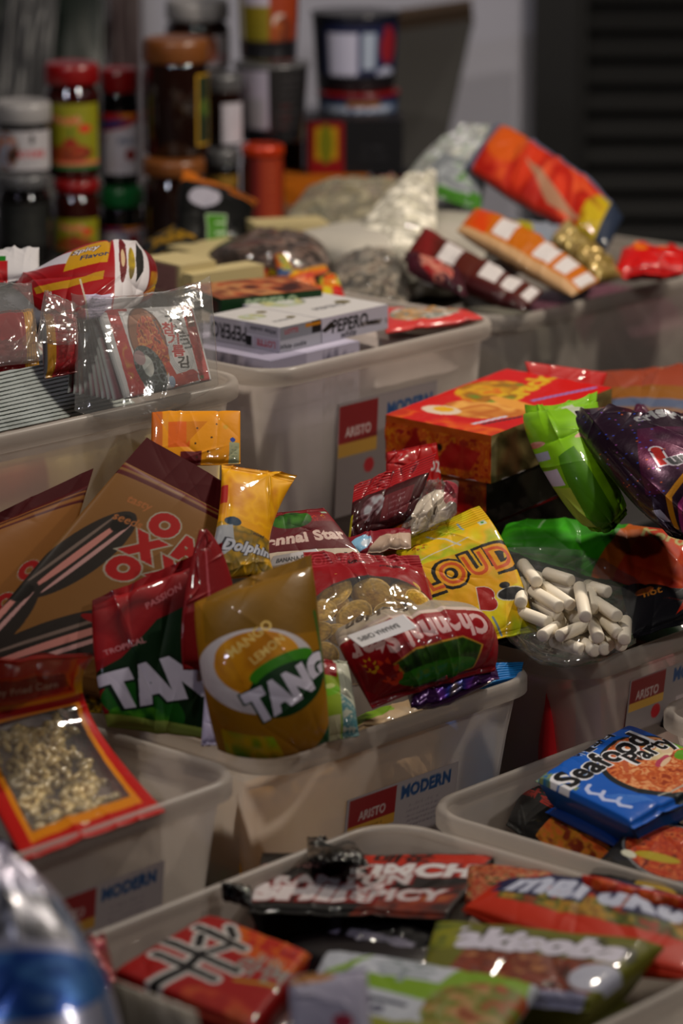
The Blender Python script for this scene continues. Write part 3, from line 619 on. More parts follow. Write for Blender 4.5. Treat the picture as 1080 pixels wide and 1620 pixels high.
# packets the top layer lies on
def plain(c, c2=None, s=1):
    def f(a):
        a.bg(c)
        if c2: a.food(a.mpoly([(.15, .2), (.85, .2), (.85, .8), (.15, .8)]), [c, c2, c], 8, s)
    return f
def under(bn, spots, label, col, th=.05, h0=.012, w=.13, d=.15, name='noodle_packet', cat='noodle packet', group=None):
    b = BINS[bn]; z0 = b['zt']-b['h']+.012
    for i, (sa, sb, k, lb_) in enumerate(spots):
        z = z0+th/2+k*(th+.002); p = lambda x, y: b['o']+b['A']*(sa+x)+b['B']*(sb+y)+np.array([0, 0, z])
        pack(name, lb_, cat, [[p(-w/2, -d/2), p(w/2, -d/2)], [p(-w/2, d/2), p(w/2, d/2)]], plain(*col[i % len(col)]), th=th, e=3.5, ev=3.5, wr=.002, seed=60+i, res=36, back=col[i % len(col)][0])
# ------------------------------------------------------------------ blue noodle packet bin
INK[0] = 1.1
def a_sea(a):
    a.bg('0f5aa8'); a.food(a.mpoly([(0, .6), (.08, .6), (.08, 1), (0, 1)]), ['0f5aa8', '8a8a50', '0f5aa8', '0f5aa8'], 30, 4)
    a.put(a.mell(.66, .40, .40, .40), '15222a'); a.food(a.mell(.67, .42, .36, .36), ['8c3a18', 'c07848', 'a04a20', 'c89a70', 'b05a30'], 26, 6)
    a.food(a.mell(.80, .55, .14, .10), ['b0a080', 'c8c0a0', 'a04a40'], 10, 7); a.ell(.9, .36, .09, .07, '5a8c20'); a.ell(.96, .5, .06, .05, '6a9c28'); a.ell(.66, .58, .05, .05, '3a2010'); a.ell(.72, .42, .1, .035, 'a04058', rot=.3); a.ell(.73, .40, .085, .02, 'c0a890', rot=.3)
    a.ell(.86, .5, .05, .04, 'b8a48c'); a.ell(.80, .62, .05, .05, 'a86a20'); a.line([(.45, .52), (.55, .62), (.64, .60)], .035, 'a85a38')
    for i, (x, y) in enumerate(((.06, .50), (.06, .36), (.08, .22))): a.line([(x+.07, y+.07), (x+.02, y+.05), (x, y), (x+.03, y-.07)], .03, 'a8b0cc'); 
    for k in range(9): a.line([(.10, .40-.022*k), (.28, .20-.014*k)], .004, '6a90cc')
    a.text('Seafood', .45, .755, .185, '0c0f16', bold=.035, out='c8c8cc', ow=.04, sx=.95); a.text('Party', .78, .60, .14, '0c0f16', bold=.03, out='c8c8cc', ow=.04, sx=.95)
    a.text('해물파티', .55, .94, .075, '0c0f16', bold=.04, out='b8bcc8', ow=.05)
    a.line([(.35, .12), (.7, .08), (.98, .2)], .012, '9a9a90')
pack('noodle_packet', 'bright blue noodle packet with black and white lettering and a bowl picture', 'noodle packet',
     [[(1003, 1312, .692), (1165, 1228, .692)], [(846, 1236, .692), (988, 1152, .692)]], a_sea, th=.034, e=7, ev=6, wr=.0022, seed=21, back='0c4484', res=240, seal=(.035, .035), fr=(4, 5), flat=.75)
def a_blu2(a): a.bg('0d4a94'); a.poly([(.3, 0), (1, 0), (.8, .6), (.45, .5)], '9c9cb8')
pack('noodle_packet', 'dark blue packet with a pale underside, directly below the bright blue noodle packet', 'noodle packet',
     [[(985, 1345, .662), (1140, 1262, .662)], [(862, 1285, .662), (985, 1210, .662)]], a_blu2, th=.026, e=4, wr=.004, seed=22, back='0d3a80', res=80)
def a_chk(a):
    a.bg('0d0f10'); a.text('숯불', .22, .80, .17, '7c2018', bold=.03); a.text('닭갈비', .26, .55, .13, '7c2018', bold=.03)
    a.food(a.mpoly([(.32, .08), (.38, .42), (.62, .55), (.96, .42), (.92, .2), (.6, .02)]), ['6a2c0c', 'b0541c', 'c06a30', 'a8741c', '7a3210'], 14, 4); a.line([(.42, .35), (.6, .72)], .012, '8a6a40'); a.line([(.48, .33), (.68, .7)], .012, '8a6a40')
pack('noodle_packet', 'black noodle packet with red characters and grilled chicken, under the blue packets', 'noodle packet',
     [[(800, 1305, .650), (935, 1405, .645)], [(845, 1225, .650), (1030, 1315, .645)]], a_chk, th=.022, e=4, wr=.002, seed=23, back='0d0d0d', res=170)
def a_bowl(a):
    a.bg('1c1a18'); a.ell(.5, .56, .46, .44, '7a7a7c'); a.ell(.5, .56, .44, .42, '2a1008'); a.food(a.mell(.5, .56, .43, .41), ['5c1a0c', 'a8481c', '8c2c10', 'b86a38', '6a1e0c'], 24, 5)
    a.ell(.42, .42, .2, .06, '9a8a28', rot=.3); a.ell(.2, .34, .07, .05, 'b0b0a0'); a.ell(.62, .1, .22, .14, 'a88c10'); a.food(a.mell(.66, .12, .1, .05), ['a88c10', 'b06030'], 6, 3)
    a.text('면', .82, .40, .1, 'b0b0b0')
pack('noodle_packet', 'packet printed with a round bowl of red noodles, in front of the blue packet', 'noodle packet',
     [[(925, 1392, .665), (1090, 1470, .665)], [(1030, 1285, .668), (1200, 1350, .668)]], a_bowl, th=.022, e=4, wr=.0015, seed=24, back='1c1a18', res=190)
pack('wrapper', 'black and silver wrappers in the bin corner at the right edge', 'wrapper',
     [[(1045, 1150, .655), (1110, 1170, .655)], [(1050, 1125, .668), (1110, 1135, .668)]], lambda a: a.bg('17171a').food(a.ones, ['101012', '5a5a60', '101012'], 10, 3), th=.012, wr=.006, warp=.004, seed=25, mt='foil', back='151518', res=50)
# ------------------------------------------------------------------ red and gold snack bag
def a_gold(a):
    h = .0; a.bg('a81810')
    m = a.mpoly([(.10, .045), (.90, .045), (.93, .60), (.10, .60)]); a.put(m, 'c07c10'); m2 = a.mpoly([(.145, .075), (.86, .075), (.885, .575), (.145, .575)]); a.put(m2, '5a4a30'); a.clear(m2, .0)
    a.rect(0, .60, 1, .665, '8c0d0a'); a.rect(0, .665, 1, .70, 'b8780f'); a.rect(0, .70, 1, 1, 'a81c0c'); a.poly([(.92, .68), (1, .66), (1, .85), (.9, .95)], 'b8900f')
    a.poly([(.0, .715), (.93, .705), (.84, .90), (.0, .90)], 'b8500f'); a.poly([(.0, .73), (.905, .72), (.82, .885), (.0, .885)], '7c0c0c'); a.rect(.0, .725, .87, .765, '98121a')
    a.text('Crispy Fried Corn', .46, .80, .065, 'a89a9a', bold=.03, sx=.9)
GBp = [[(38, 1362, .757), (262, 1284, .757)], [(-48, 1185, .785), (140, 1128, .785)], [(-68, 1050, .865), (150, 1035, .865)]]
gold = pack('snack_bag', 'red and gold snack bag with a clear window full of golden sticks', 'snack bag', GBp, a_gold, th=.012, e=3, wr=.0025, seed=31, mt='window', back='8a120c', res=150, seal=(.0, .0), fr=(3, 4))
# golden sticks behind the window
rs = np.random.RandomState(5); VV = []; FF = []; CC = []; n0 = 0
GS = net(GBp, np.linspace(0, 1, 60), np.linspace(0, .6, 60)); GN = normals(GS)
def rod(p, q, r, n=7, cap=1):
    p = np.asarray(p); q = np.asarray(q); d = q-p; L_ = np.linalg.norm(d); d = d/L_; a_ = np.cross(d, [0, 0, 1.]); a_ /= np.linalg.norm(a_)+1e-9; b_ = np.cross(d, a_)
    t = np.linspace(0, 2*np.pi, n, endpoint=False); ring = np.cos(t)[:, None]*a_+np.sin(t)[:, None]*b_; R = []
    for s_, k in (((0, .35), (.72*r, .8), (r*.9, 1), (L_-r*.9, 1), (L_-.72*r, .8), (L_, .35)) if cap else ((0, .72), (.06*r, .86), (r*.22, 1), (L_-r*.22, 1), (L_-.06*r, .86), (L_, .72))): R.append(p+d*s_+ring*r*k)
    V = np.concatenate(R); F = gridf(6, n, True).tolist()+[list(range(n))[::-1], [5*n+i for i in range(n)]]; return V, F
for k in range(300):
    u, v = rs.beta(2.2, 2.2), rs.rand(); i, j = int(3+v*50), int(8+u*42)
    p = GS[i, j]+GN[i, j]*rs.uniform(-.006, .001); dr = (GS[i, min(59, j+1)]-GS[i, j]); dr /= np.linalg.norm(dr); up = GS[i+1, j]-GS[i, j]; up /= np.linalg.norm(up); t = rs.uniform(0, np.pi); d_ = dr*math.cos(t)+up*math.sin(t)
    V, F = rod(p-d_*.008, p+d_*.008, rs.uniform(.0026, .0038), 7); VV.append(V); FF += [[x+n0 for x in f] for f in F]; n0 += len(V); CC.append(np.tile(np.append(s2l(np.array(hx('d0b880'))*rs.uniform(.75, 1.15)), 1), (len(V), 1)))
tag(mk('corn_sticks', np.concatenate(VV), FF, mat('glazed_corn', rough=.22, coat=.8, art=True), None, np.concatenate(CC)), 'small golden fried sticks inside the red and gold bag', 'fried sticks', kind='stuff')
# ------------------------------------------------------------------ blue bag at the bottom left
def a_blue(a):
    a.bg('9c9cac'); a.food(a.mell(.55, .60, .42, .20), ['123c80', '4a7ab0', '1a4a94', '8a9cb4'], 6, 5); a.food(a.mpoly([(0, .72), (1, .68), (1, .80), (0, .84)]), ['8a8a94', '4a4a50', 'b4b4bc', '6a6a70'], 9, 6)
    a.rect(0, .84, 1, 1, 'a8a4b4'); a.ell(.5, .45, .5, .14, '5a8494'); a.line([(.92, .4), (.88, .8)], .03, '5a78a4')
pack('snack_bag', 'blurred blue and silver-white bag at the bottom left corner', 'snack bag',
     [[(-170, 2060, 2.34), (10, 2080, 2.30), (190, 2040, 2.34)], [(-160, 1640, 2.40), (20, 1650, 2.34), (185, 1620, 2.39)], [(-120, 1330, 2.46), (-40, 1325, 2.46), (12, 1345, 2.46)]], a_blue, th=.03, wr=.008, warp=.004, seed=41, mt='foil', back='8c8c9c', res=120, seal=(0, .04))
# ------------------------------------------------------------------ middle bin
INK[0] = 1.22
def a_ox(a):
    a.bg('70502a'); a.rect(0, .885, 1, 1, '4a0e14'); a.rect(0, .862, 1, .873, '5a1418'); a.rect(0, .835, 1, .852, '4a0e14')
    def seed(x, y, L, W, r):
        a.ell(x, y, L, W, '2c2622', rot=r)
        c, q = math.cos(r), math.sin(r)
        for o, wd, cl in ((-.35, .10, '9c7c78'), (.05, .16, 'a07068'), (.45, .08, '6a5c54')):
            a.ell(x-q*W*o, y+c*W*o/a.asp, L*.82, W*wd, cl, rot=r)
        a.ell(x+c*L*.75, y+q*L*.75/a.asp, L*.18, W*.35, '1c1814', rot=r)
    seed(.17, .50, .42, .15, 1.30); seed(.42, .17, .50, .18, .85); seed(.02, .15, .4, .14, 1.5)
    for t, x, y in (('O', .50, .715), ('X', .47, .605), ('O', .44, .50), ('M', .74, .655), ('X', .70, .545), ('O', .66, .44)):
        a.text(t, x, y, .155, '8c1414', bold=.09, out='8a8478', ow=.05, rot=-.12)
    a.line([(.80, .70), (.90, .69)], .025, '3a342c'); a.text('tasty', .27, .76, .06, '8a5a34'); a.text('seeds', .28, .68, .06, '8a5a34'); a.small(.8, .78, .02, 3, '7a5c38', wd=.3)
    a.ell(.52, .28, .12, .035, '7a1418'); a.ell(.40, .07, .10, .075, '5a1a14'); a.ell(.40, .07, .075, .055, '7c3a2c'); a.ell(.85, .30, .10, .06, '26221c')
OXC = [[(-70, 1050, 2.99), (230, 1120, 3.02)], [(80, 868, 3.06), (325, 955, 3.10)], [(232, 692, 3.15), (405, 792, 3.18)]]
ox = pack('seed_pouch', 'tan pouch with a dark top strip, red lettering and striped sunflower seeds', 'seed pouch', OXC, a_ox, th=.022, e=2.6, wr=.0012, seed=51, mt='kraft', back='70502a', res=230, seal=(.0, .115), zig=0, sealname='zip_strip')
sticker(ox, patch(OXC, .60, .925, .655, .955, .0035), lambda a: a.bg('6a0e12').ell(.5, .5, .48, .5, 'c89a3a'), 'hang_hole', res=20)
OX2 = [[(-120, 1010, 3.05), (60, 1030, 3.06)], [(-60, 838, 3.12), (148, 741, 3.15)]]
def a_ox2(a):
    a.bg('7c5428'); a.rect(0, .87, 1, 1, '481014'); a.rect(0, .80, 1, .82, '481014'); a.rect(0, .845, 1, .86, '3a0c10'); a.text('O', .72, .44, .13, '8c1414', bold=.08, out='8a8478'); a.text('O', .60, .25, .13, '8c1414', bold=.08, out='8a8478'); a.ell(.2, .2, .3, .14, '2c2420', rot=.9)
pack('seed_pouch', 'second tan and maroon seed pouch, half hidden at the left edge', 'seed pouch', OX2, a_ox2, th=.02, wr=.0012, seed=52, mt='kraft', back='7c5428', res=110, seal=(0, .10), zig=0, sealname='zip_strip')
def a_y1(a):
    a.bg('c08408'); a.rect(0, 0, .12, 1, 'a85c0a'); a.rect(.18, .3, .42, .75, 'b85c10'); a.poly([(.38, .35), (.62, .75), (.38, .75)], 'b0700a'); a.rect(.32, 0, .55, .22, '5a1418')
    for x, y in ((.48, .35), (.62, .2), (.5, .62), (.72, .7), (.66, .45), (.5, .12)): a.ell(x, y, .012, .012, '3a2a14')
    a.ell(.82, .65, .03, .03, 'b08818'); a.ell(.9, .42, .03, .03, '1a3c8c'); a.rect(.86, .02, .98, .38, '8a8c70'); a.small(.92, .3, .02, 7, '4a5a50', wd=.1)
pack('snack_packet', 'upright orange-yellow packet end dotted with small shapes, behind the tan pouch', 'snack packet',
     [[(238, 740, 3.17), (380, 735, 3.20)], [(240, 652, 3.21), (380, 650, 3.23)]], a_y1, th=.012, wr=.0015, seed=53, mt='film', back='c08408', res=130, seal=(.05, .0), fr=(2, 3))
def a_y2(a):
    a.bg('c08c08'); a.food(a.mpoly([(0, .5), (1, .5), (1, 1), (0, 1)]), ['b07804', 'c8980a', 'b8860a'], 5, 3)
    a.food(a.mpoly([(0, 0), (1, 0), (1, .42), (0, .46)]), ['8c6a1c', '6a5a28', 'a88418'], 8, 5); a.ell(.20, .47, .14, .07, '16344a'); a.poly([(0, .42), (.2, .44), (.3, .25), (0, .1)], '8a8c90')
    a.text('Dolphin', .52, .27, .17, '9a9ca4', bold=.05, shear=.3, out='2c2c34', ow=.05); a.text('mixed', .70, .42, .06, '2c2c34', shear=.3); a.rect(.0, .62, .07, .78, '98201c')
pack('snack_packet', 'translucent yellow packet with silver script lettering and a flared top', 'snack packet',
     [[(322, 915, 3.08), (440, 915, 3.12)], [(345, 820, 3.12), (425, 850, 3.15)], [(350, 735, 3.17), (470, 752, 3.20)]], a_y2, th=.02, wr=.004, seed=54, mt='film', back='c08c08', res=140, seal=(0, .05), fr=(3, 3))
def a_tr(a):
    a.bg('7c1018'); a.food(a.mpoly([(.0, .5), (1, .7), (1, 1), (0, 1)]), ['7c1018', '5c0c12', '8a141c'], 3, 4)
    a.poly([(.0, .42), (.2, .5), (.5, .72), (.9, .8), (1, .5), (1, .1), (.6, .0), (.1, .12)], '0a2c12'); a.ell(.35, .16, .36, .22, '1e5a1c', rot=-.3); a.food(a.mell(.3, .1, .26, .10), ['1a5218', '4a8420', '246020'], 10, 3)
    a.text('TANG', .60, .36, .30, 'b4b0bc', bold=.09, out='0a2410', ow=.05, rot=.24, sx=.88, shear=-.1); a.text('TROPICAL', .24, .58, .05, 'a87478', rot=.25); a.text('PASSION', .55, .84, .05, 'a06468', rot=.3)
    a.poly([(.0, .0), (1, .0), (1, .05), (0, .1)], '8a9a50')
def a_ty(a):
    a.bg('8a640a'); a.food(a.mpoly([(.1, .6), (1, .6), (1, 1), (.1, 1)]), ['6c500a', '7a5a0a'], 3, 4)
    a.put(a.mell(.44, .44, .44, .31, rot=.0), 'b0aaac'); a.put(a.mell(.46, .465, .31, .225, rot=0), 'b07c0c'); a.food(a.mell(.46, .5, .3, .2), ['a06c0a', 'b8860c', 'a8740a'], 6, 3)
    a.text('MANGO', .42, .60, .07, 'c0a86a', rot=.6); a.text('LEMON', .53, .54, .06, 'c0a86a', rot=.6)
    a.ell(.66, .355, .31, .185, '0c3c16', rot=.35); a.ell(.62, .45, .25, .08, '3a7c14', rot=.35); a.ell(.66, .34, .30, .175, '0c3a18', rot=.35)
    a.text('TANG', .66, .345, .19, 'bcb8c4', bold=.08, rot=.42, sx=.82, out='0a2c12', ow=.03); a.food(a.mpoly([(.1, .0), (.6, .0), (.5, .12), (.12, .14)]), ['5a7c10', 'a88c0a', '7c9414'], 8, 5)
    a.line([(.93, .7), (.97, .3)], .03, '3a5a20'); a.poly([(.85, 0), (1, 0), (1, .12)], '1c4a28')
pack('drink_powder_pouch', 'dark red pouch with a green patch and big white letters', 'drink powder pouch',
     [[(170, 1150, 2.98), (345, 1170, 2.99)], [(150, 1050, 3.0), (345, 1040, 3.02)], [(146, 950, 3.03), (352, 858, 3.05)]], a_tr, th=.022, wr=.003, seed=55, back='6a0c14', res=180, seal=(0, .05), zig=0, fr=(3, 3))
def a_fin(a): a.bg('7c1018'); a.line([(.5, .1), (.45, .9)], .05, 'a05058'); a.poly([(.6, 0), (1, 0), (1, .3)], '125020')
pack('drink_powder_pouch', 'red pouch edge folded to a pointed peak, beside the dark red pouch', 'drink powder pouch',
     [[(290, 1060, 2.985), (385, 1060, 3.02)], [(290, 960, 3.0), (365, 915, 3.04)], [(316, 838, 3.03), (326, 838, 3.04)]], a_fin, th=.008, wr=.004, seed=56, back='6a0c14', res=70, seal=(0, 0), zig=0)
pack('drink_powder_pouch', 'golden yellow pouch with a white ring, green disc and big white letters', 'drink powder pouch',
     [[(345, 1186, 2.93), (430, 1200, 2.93), (520, 1172, 2.96)], [(318, 1050, 2.94), (410, 1050, 2.935), (505, 1030, 2.97)], [(308, 955, 2.98), (400, 912, 2.98), (492, 878, 3.0)]], a_ty, th=.028, wr=.002, seed=57, back='a07208', res=210, seal=(0, .06), zig=0, fr=(3, 3), flat=.35)
def a_sy(a): a.bg('6a5410'); a.food(a.ones, ['4a3c14', 'a8880c', 'b09414', '5a3a14', '2c2c30'], 8, 4); a.rect(.42, 0, .58, 1, '6a7484')
pack('snack_packet', 'small yellow and dark patterned packet left of the dark red pouch', 'snack packet',
     [[(92, 1120, 3.02), (165, 1130, 3.02)], [(100, 1010, 3.05), (160, 1000, 3.05)]], a_sy, th=.02, wr=.003, seed=58, back='6a5410', res=60)
pack('paper_packet', 'lilac-white slip standing between the red and yellow pouches', 'packet',
     [[(318, 1180, 2.96), (352, 1180, 2.96)], [(325, 1075, 3.0), (358, 1075, 3.0)]], lambda a: a.bg('9c96ac'), th=.008, wr=.002, seed=59, back='9c96ac', res=30, mt='soft')
# banana chip bags
def a_c1(a):
    a.bg('74101c'); a.rect(0, 0, 1, .26, 'b0a494'); a.rect(0, .24, 1, .72, '5c1420'); a.food(a.mell(.35, .80, .3, .16), ['1c3c10', '2c5c14', '3a6a1c'], 10, 3)
    a.text('Chennai Star', .38, .46, .155, 'b8a49c', bold=.05, sx=.92, rot=.06); a.text('golden', .86, .10, .13, '1c1a18', shear=.3, bold=.03); a.text('*', .70, .74, .14, 'a03018', bold=.08); a.text('*', .84, .78, .10, 'a87c18', bold=.08); a.rect(.86, .88, .96, .94, '8a9a8a')
C1 = [[(395, 905, 3.19), (582, 893, 3.22)], [(432, 812, 3.24), (512, 804, 3.26), ][:2]]
c1 = pack('banana_chip_bag', 'banana chip bag at the back, only its maroon top and sticker showing', 'snack bag', C1, a_c1, th=.014, wr=.0015, seed=61, back='74101c', res=170, seal=(0, .07), zig=.0006, mt='film')
sticker(c1, [[(425, 896, 3.165), (515, 884, 3.175)], [(432, 880, 3.17), (500, 868, 3.18)]], lambda a: a.bg('b8b4b4').text('BANANA CHIPS', .5, .45, .10, '2c2a2c', bold=.02, sx=.75), label='white sticker with black print')
def a_c2(a):
    a.bg('84101c')
    for x in (.12, .42, .80):
        for r in (.10, .07, .04): a.put(a.mell(x, .93, r, r) & ~a.mell(x, .93, r-.012, r-.012), '98343e')
    a.text('South', .44, .925, .045, '1a1212', shear=.3); a.text('premium', .70, .84, .04, '1a1212', shear=.3)
    m = a.mell(.47, .42, .56, .42) | a.mpoly([(-.1, -.1), (1.1, -.1), (1.1, .55), (-.1, .55)]); m &= (a.X > .02) & (a.X < .985); a.clear(m, 0)
C2 = [[(492, 1095, 3.06), (708, 1075, 3.08)], [(486, 985, 3.11), (690, 975, 3.14)], [(480, 872, 3.17), (662, 878, 3.20)]]
pack('banana_chip_bag', 'banana chip bag with a crimson top and a clear window onto yellow chips', 'snack bag', C2, a_c2, th=.035, e=2, ev=2, wr=.004, seed=62, mt='window', back='84101c', res=190, seal=(.02, .10), flat=.35, fr=(3, 4), lump=.0015)
def chip(px, py, d, r, tilt, seed, el=.8):
    rs = np.random.RandomState(seed); n, k = 26, 9; c = at(px, py, d); t = np.linspace(0, 2*np.pi, n, endpoint=False)
    wob = 1+.06*np.sin(2*t+rs.rand()*6)+.04*np.sin(3*t+rs.rand()*6); V = []; C = []
    nv = np.array([rs.uniform(-.35, .35), -1, rs.uniform(.1, .9)+tilt]); nv /= np.linalg.norm(nv); ax = np.cross(nv, [0, 0, 1]); ax /= np.linalg.norm(ax); ay = np.cross(ax, nv); ang = rs.uniform(-.7, .7); ax, ay = ax*math.cos(ang)+ay*math.sin(ang), ay*math.cos(ang)-ax*math.sin(ang)
    sad = rs.uniform(-.15, .15)
    for side in (1, -1):
        for q in (np.linspace(.04, 1, k) if side > 0 else np.linspace(1, .04, k)):
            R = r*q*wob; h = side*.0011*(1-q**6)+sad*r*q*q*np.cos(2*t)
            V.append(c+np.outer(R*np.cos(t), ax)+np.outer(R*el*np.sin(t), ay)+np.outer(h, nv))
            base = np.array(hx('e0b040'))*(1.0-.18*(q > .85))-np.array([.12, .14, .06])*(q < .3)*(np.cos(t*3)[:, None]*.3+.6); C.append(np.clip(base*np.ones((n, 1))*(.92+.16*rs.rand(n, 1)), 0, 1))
    V = np.concatenate(V); C = np.c_[s2l(np.concatenate(C)), np.ones(len(V))]; F = gridf(2*k, n, True).tolist()+[list(range(n))[::-1], [(2*k-1)*n+i for i in range(n)]]
    return tag(mk('banana_chip', V, F, M['chip'], None, C), 'round yellow fried banana chip seen through the clear window of the bag', 'banana chip', 'banana chips inside the clear bag window')
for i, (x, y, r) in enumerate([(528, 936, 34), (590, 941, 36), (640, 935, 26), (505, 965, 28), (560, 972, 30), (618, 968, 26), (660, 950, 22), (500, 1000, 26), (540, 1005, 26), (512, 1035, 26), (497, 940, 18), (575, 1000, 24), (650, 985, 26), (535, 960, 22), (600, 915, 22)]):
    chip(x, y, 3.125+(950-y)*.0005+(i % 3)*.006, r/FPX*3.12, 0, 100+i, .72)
def a_c3(a):
    a.bg('780d1a')
    a.rect(0, .0, 1, .40, 'b0a594'); m = a.Y < .34*a.asp; a.clear(m, .55); a.put(a.mpoly([(0, .40), (1, .34), (1, .30), (0, .36)]), 'b8a8a0')
    a.put(a.mpoly([(0, .40), (1, .36), (1, .70), (0, .70)]), '84101c')
    a.text('Chennai Star', .52, .545, .105, 'b89c9c', bold=.05, sx=1.0); a.text('Golden', .70, .17, .10, '161414', bold=.03, shear=.3)
    a.poly([(.16, .74), (.22, .92), (.7, .95), (.76, .72), (.6, .64), (.3, .63)], 'a07a30'); m = a.mpoly([(.18, .74), (.23, .91), (.69, .94), (.74, .72), (.6, .655), (.3, .645)]); a.food(m, ['182c0c', '2c5010', '223c10', '3a6418'], 16, 4); a.put(a.mell(.5, .86, .28, .05), '2e6a10')
    a.text('*', .80, .70, .15, 'b03c1c', bold=.12); a.text('*', .88, .64, .10, 'b08a1c', bold=.1)
C3 = [[(716, 964, 3.165), (632, 972, 3.13), (530, 1004, 3.10)], [(775, 990, 3.155), (660, 1010, 3.085), (545, 1042, 3.07)], [(782, 1062, 3.13), (690, 1085, 3.09), (590, 1122, 3.05)]]
c3 = pack('banana_chip_bag', 'upside-down crimson banana chip bag with a green leaf picture, lying in front', 'snack bag', C3, a_c3, th=.026, e=2.2, ev=2.0, wr=.005, seed=63, mt='window', back='780d1a', res=250, seal=(.0, .05), flat=.3, fr=(3, 4))
def wob(a): a.bg('c0bec0').text('BANANA CHIPS', .56, .5, .085, '222022', bold=.02, sx=.8)
sticker(c3, [[(638, 972, 3.055), (548, 1006, 3.03)], [(660, 992, 3.05), (572, 1024, 3.025)]], wob, label='white sticker with black print', lift=0)
pack('snack_bag', 'purple foil bag squeezed beneath the upside-down crimson bag', 'snack bag', [[(650, 1120, 3.07), (790, 1075, 3.14)], [(640, 1085, 3.12), (775, 1035, 3.18)]],
     lambda a: a.bg('4a1a5c').food(a.mell(.5, .6, .3, .3), ['4a1a5c', '7a3aa0', '2a3a94', 'a87820'], 9, 3), th=.028, wr=.005, seed=64, mt='foil', back='4a1a5c', res=90)
def a_kiwi(a): a.bg('7c9020'); a.rect(.55, 0, 1, 1, 'a0a294'); a.poly([(0, .78), (.5, .70), (.62, 1), (0, 1)], '801420'); a.text('$', .25, .88, .14, 'b0a0a0'); a.ell(.25, .55, .28, .16, '6a9a1a'); a.ell(.28, .60, .14, .07, 'a8b070'); a.food(a.mpoly([(.55, 0), (1, 0), (1, .3), (.55, .5)]), ['a0a294', '3a6a74', 'a8a89c'], 10, 3); a.rect(0, 0, .5, .25, 'a09c80')
pack('snack_packet', 'narrow white and kiwi green packet standing right of the yellow pouch', 'snack packet', [[(510, 1175, 2.99), (568, 1165, 3.0)], [(492, 1040, 3.03), (548, 1045, 3.05)]], a_kiwi, th=.02, wr=.002, seed=65, back='9a9c8c', res=90)
pack('snack_packet', 'pale beige packet with a green patch flat behind the front rim', 'snack packet', [[(560, 1180, .715), (735, 1120, .715)], [(560, 1135, .722), (690, 1100, .722)]], lambda a: a.bg('a89478').poly([(0, .5), (.4, .5), (.35, 1), (0, 1)], '7a9c28'), th=.02, wr=.002, seed=66, back='a08c70', res=60)
def a_bc(a): a.bg('1a78b4'); [a.rect(0, k/12, 1, k/12+.03, '0f4a80') for k in range(12)]
pack('snack_packet', 'blue crimped packet end poking up at the right corner of the middle bin', 'snack packet', [[(752, 1090, 3.17), (822, 1075, 3.20)], [(760, 1048, 3.19), (828, 1047, 3.22)]], a_bc, th=.01, wr=.001, seed=67, back='1a78b4', res=80, seal=(0, .9))
def wall_fill(bn, side, s0, s1, z0, z1, depth, col, label, col2=None, seed=1, name='snack_bag', cat='snack bag', th=.03, mt='soft', art=None, tilt=.0):
    b = BINS[bn]
    def p(s, z, dd):
        q = b['o']+(b['A']*s+b['B']*dd if side == 'A' else b['B']*s+b['A']*dd); return q+np.array([0, 0, b['zt']-z])
    d0 = depth+.006; c = [[p(s0, z1, d0+.012), p(s1, z1, d0+.012)], [p(s0, z0, d0), p(s1, z0, d0)]]
    if side == 'B': c = [r[::-1] for r in c]
    return pack(name, label, cat, c, art or plain(col, col2, seed), th=th, wr=.004, warp=.004, seed=seed, back=col, res=60, mt=mt)
wall_fill(TB, 'A', .02, .17, .035, .19, .045, 'e0b060', 'yellowish tan bag pressed against the front wall, below the yellow pouch', 'e8b840', 70)
wall_fill(TB, 'A', .17, .27, .05, .19, .045, 'd8b890', 'beige bag behind the paper label of the middle bin', None, 71)
wall_fill(TB, 'A', .275, .355, .03, .185, .042, '2c80d0', 'blue bag pressed against the right end of the middle bin wall', '50a0e0', 72)
wall_fill(TB, 'B', .05, .20, .05, .18, .045, 'c8a870', 'tan bag pressed against the left wall of the middle bin', None, 73)
under(TB, [(.10, .10, 0, 'green drink pouch lying at the bottom of the middle bin'), (.26, .14, 0, 'red bag lying at the bottom of the middle bin'), (.26, .13, 1, 'brown bag lying under the banana chip bags'), (.11, .175, 2, 'tan bag lying under the sunflower seed pouch')], None, [('28502c',), ('7c1820',), ('6a4a2c',), ('8a6a40',)], th=.06, w=.14, d=.15, name='snack_bag', cat='snack bag')
under(NB, [(.32, .30, 1, 'dark packet in the second layer of the noodle tray, at the back'), (.30, .13, 1, 'olive packet in the second layer of the noodle tray'), (.12, .30, 1, 'dark red packet in the second layer of the noodle tray'), (.13, .13, 1, 'grey packet in the second layer of the noodle tray'), (.11, .30, 0, 'red packet at the bottom left of the noodle tray'), (.24, .30, 0, 'black packet at the bottom of the noodle tray, back row'), (.37, .30, 0, 'orange packet at the bottom of the noodle tray, back corner'), (.37, .13, 0, 'green packet at the bottom right of the noodle tray'), (.24, .13, 0, 'brown packet at the bottom of the noodle tray, front row'), (.11, .13, 0, 'dark packet at the bottom front of the noodle tray')], None, [('1c1416',), ('4c4c20',), ('5c1418',), ('5c5c64',), ('7c1418',), ('141012',), ('a03c14',), ('4a5a20',), ('5a3a20',), ('201c1c',)], th=.048, w=.125, d=.155)
under(SB, [(.097, .285, 0, 'black packet flat at the bottom left of the low bin'), (.203, .13, 0, 'red packet flat at the bottom of the low bin'), (.10, .125, 0, 'brown packet flat at the bottom right of the low bin')], None, [('141212',), ('6a1818',), ('4a3020',)], th=.075, w=.12, d=.15)
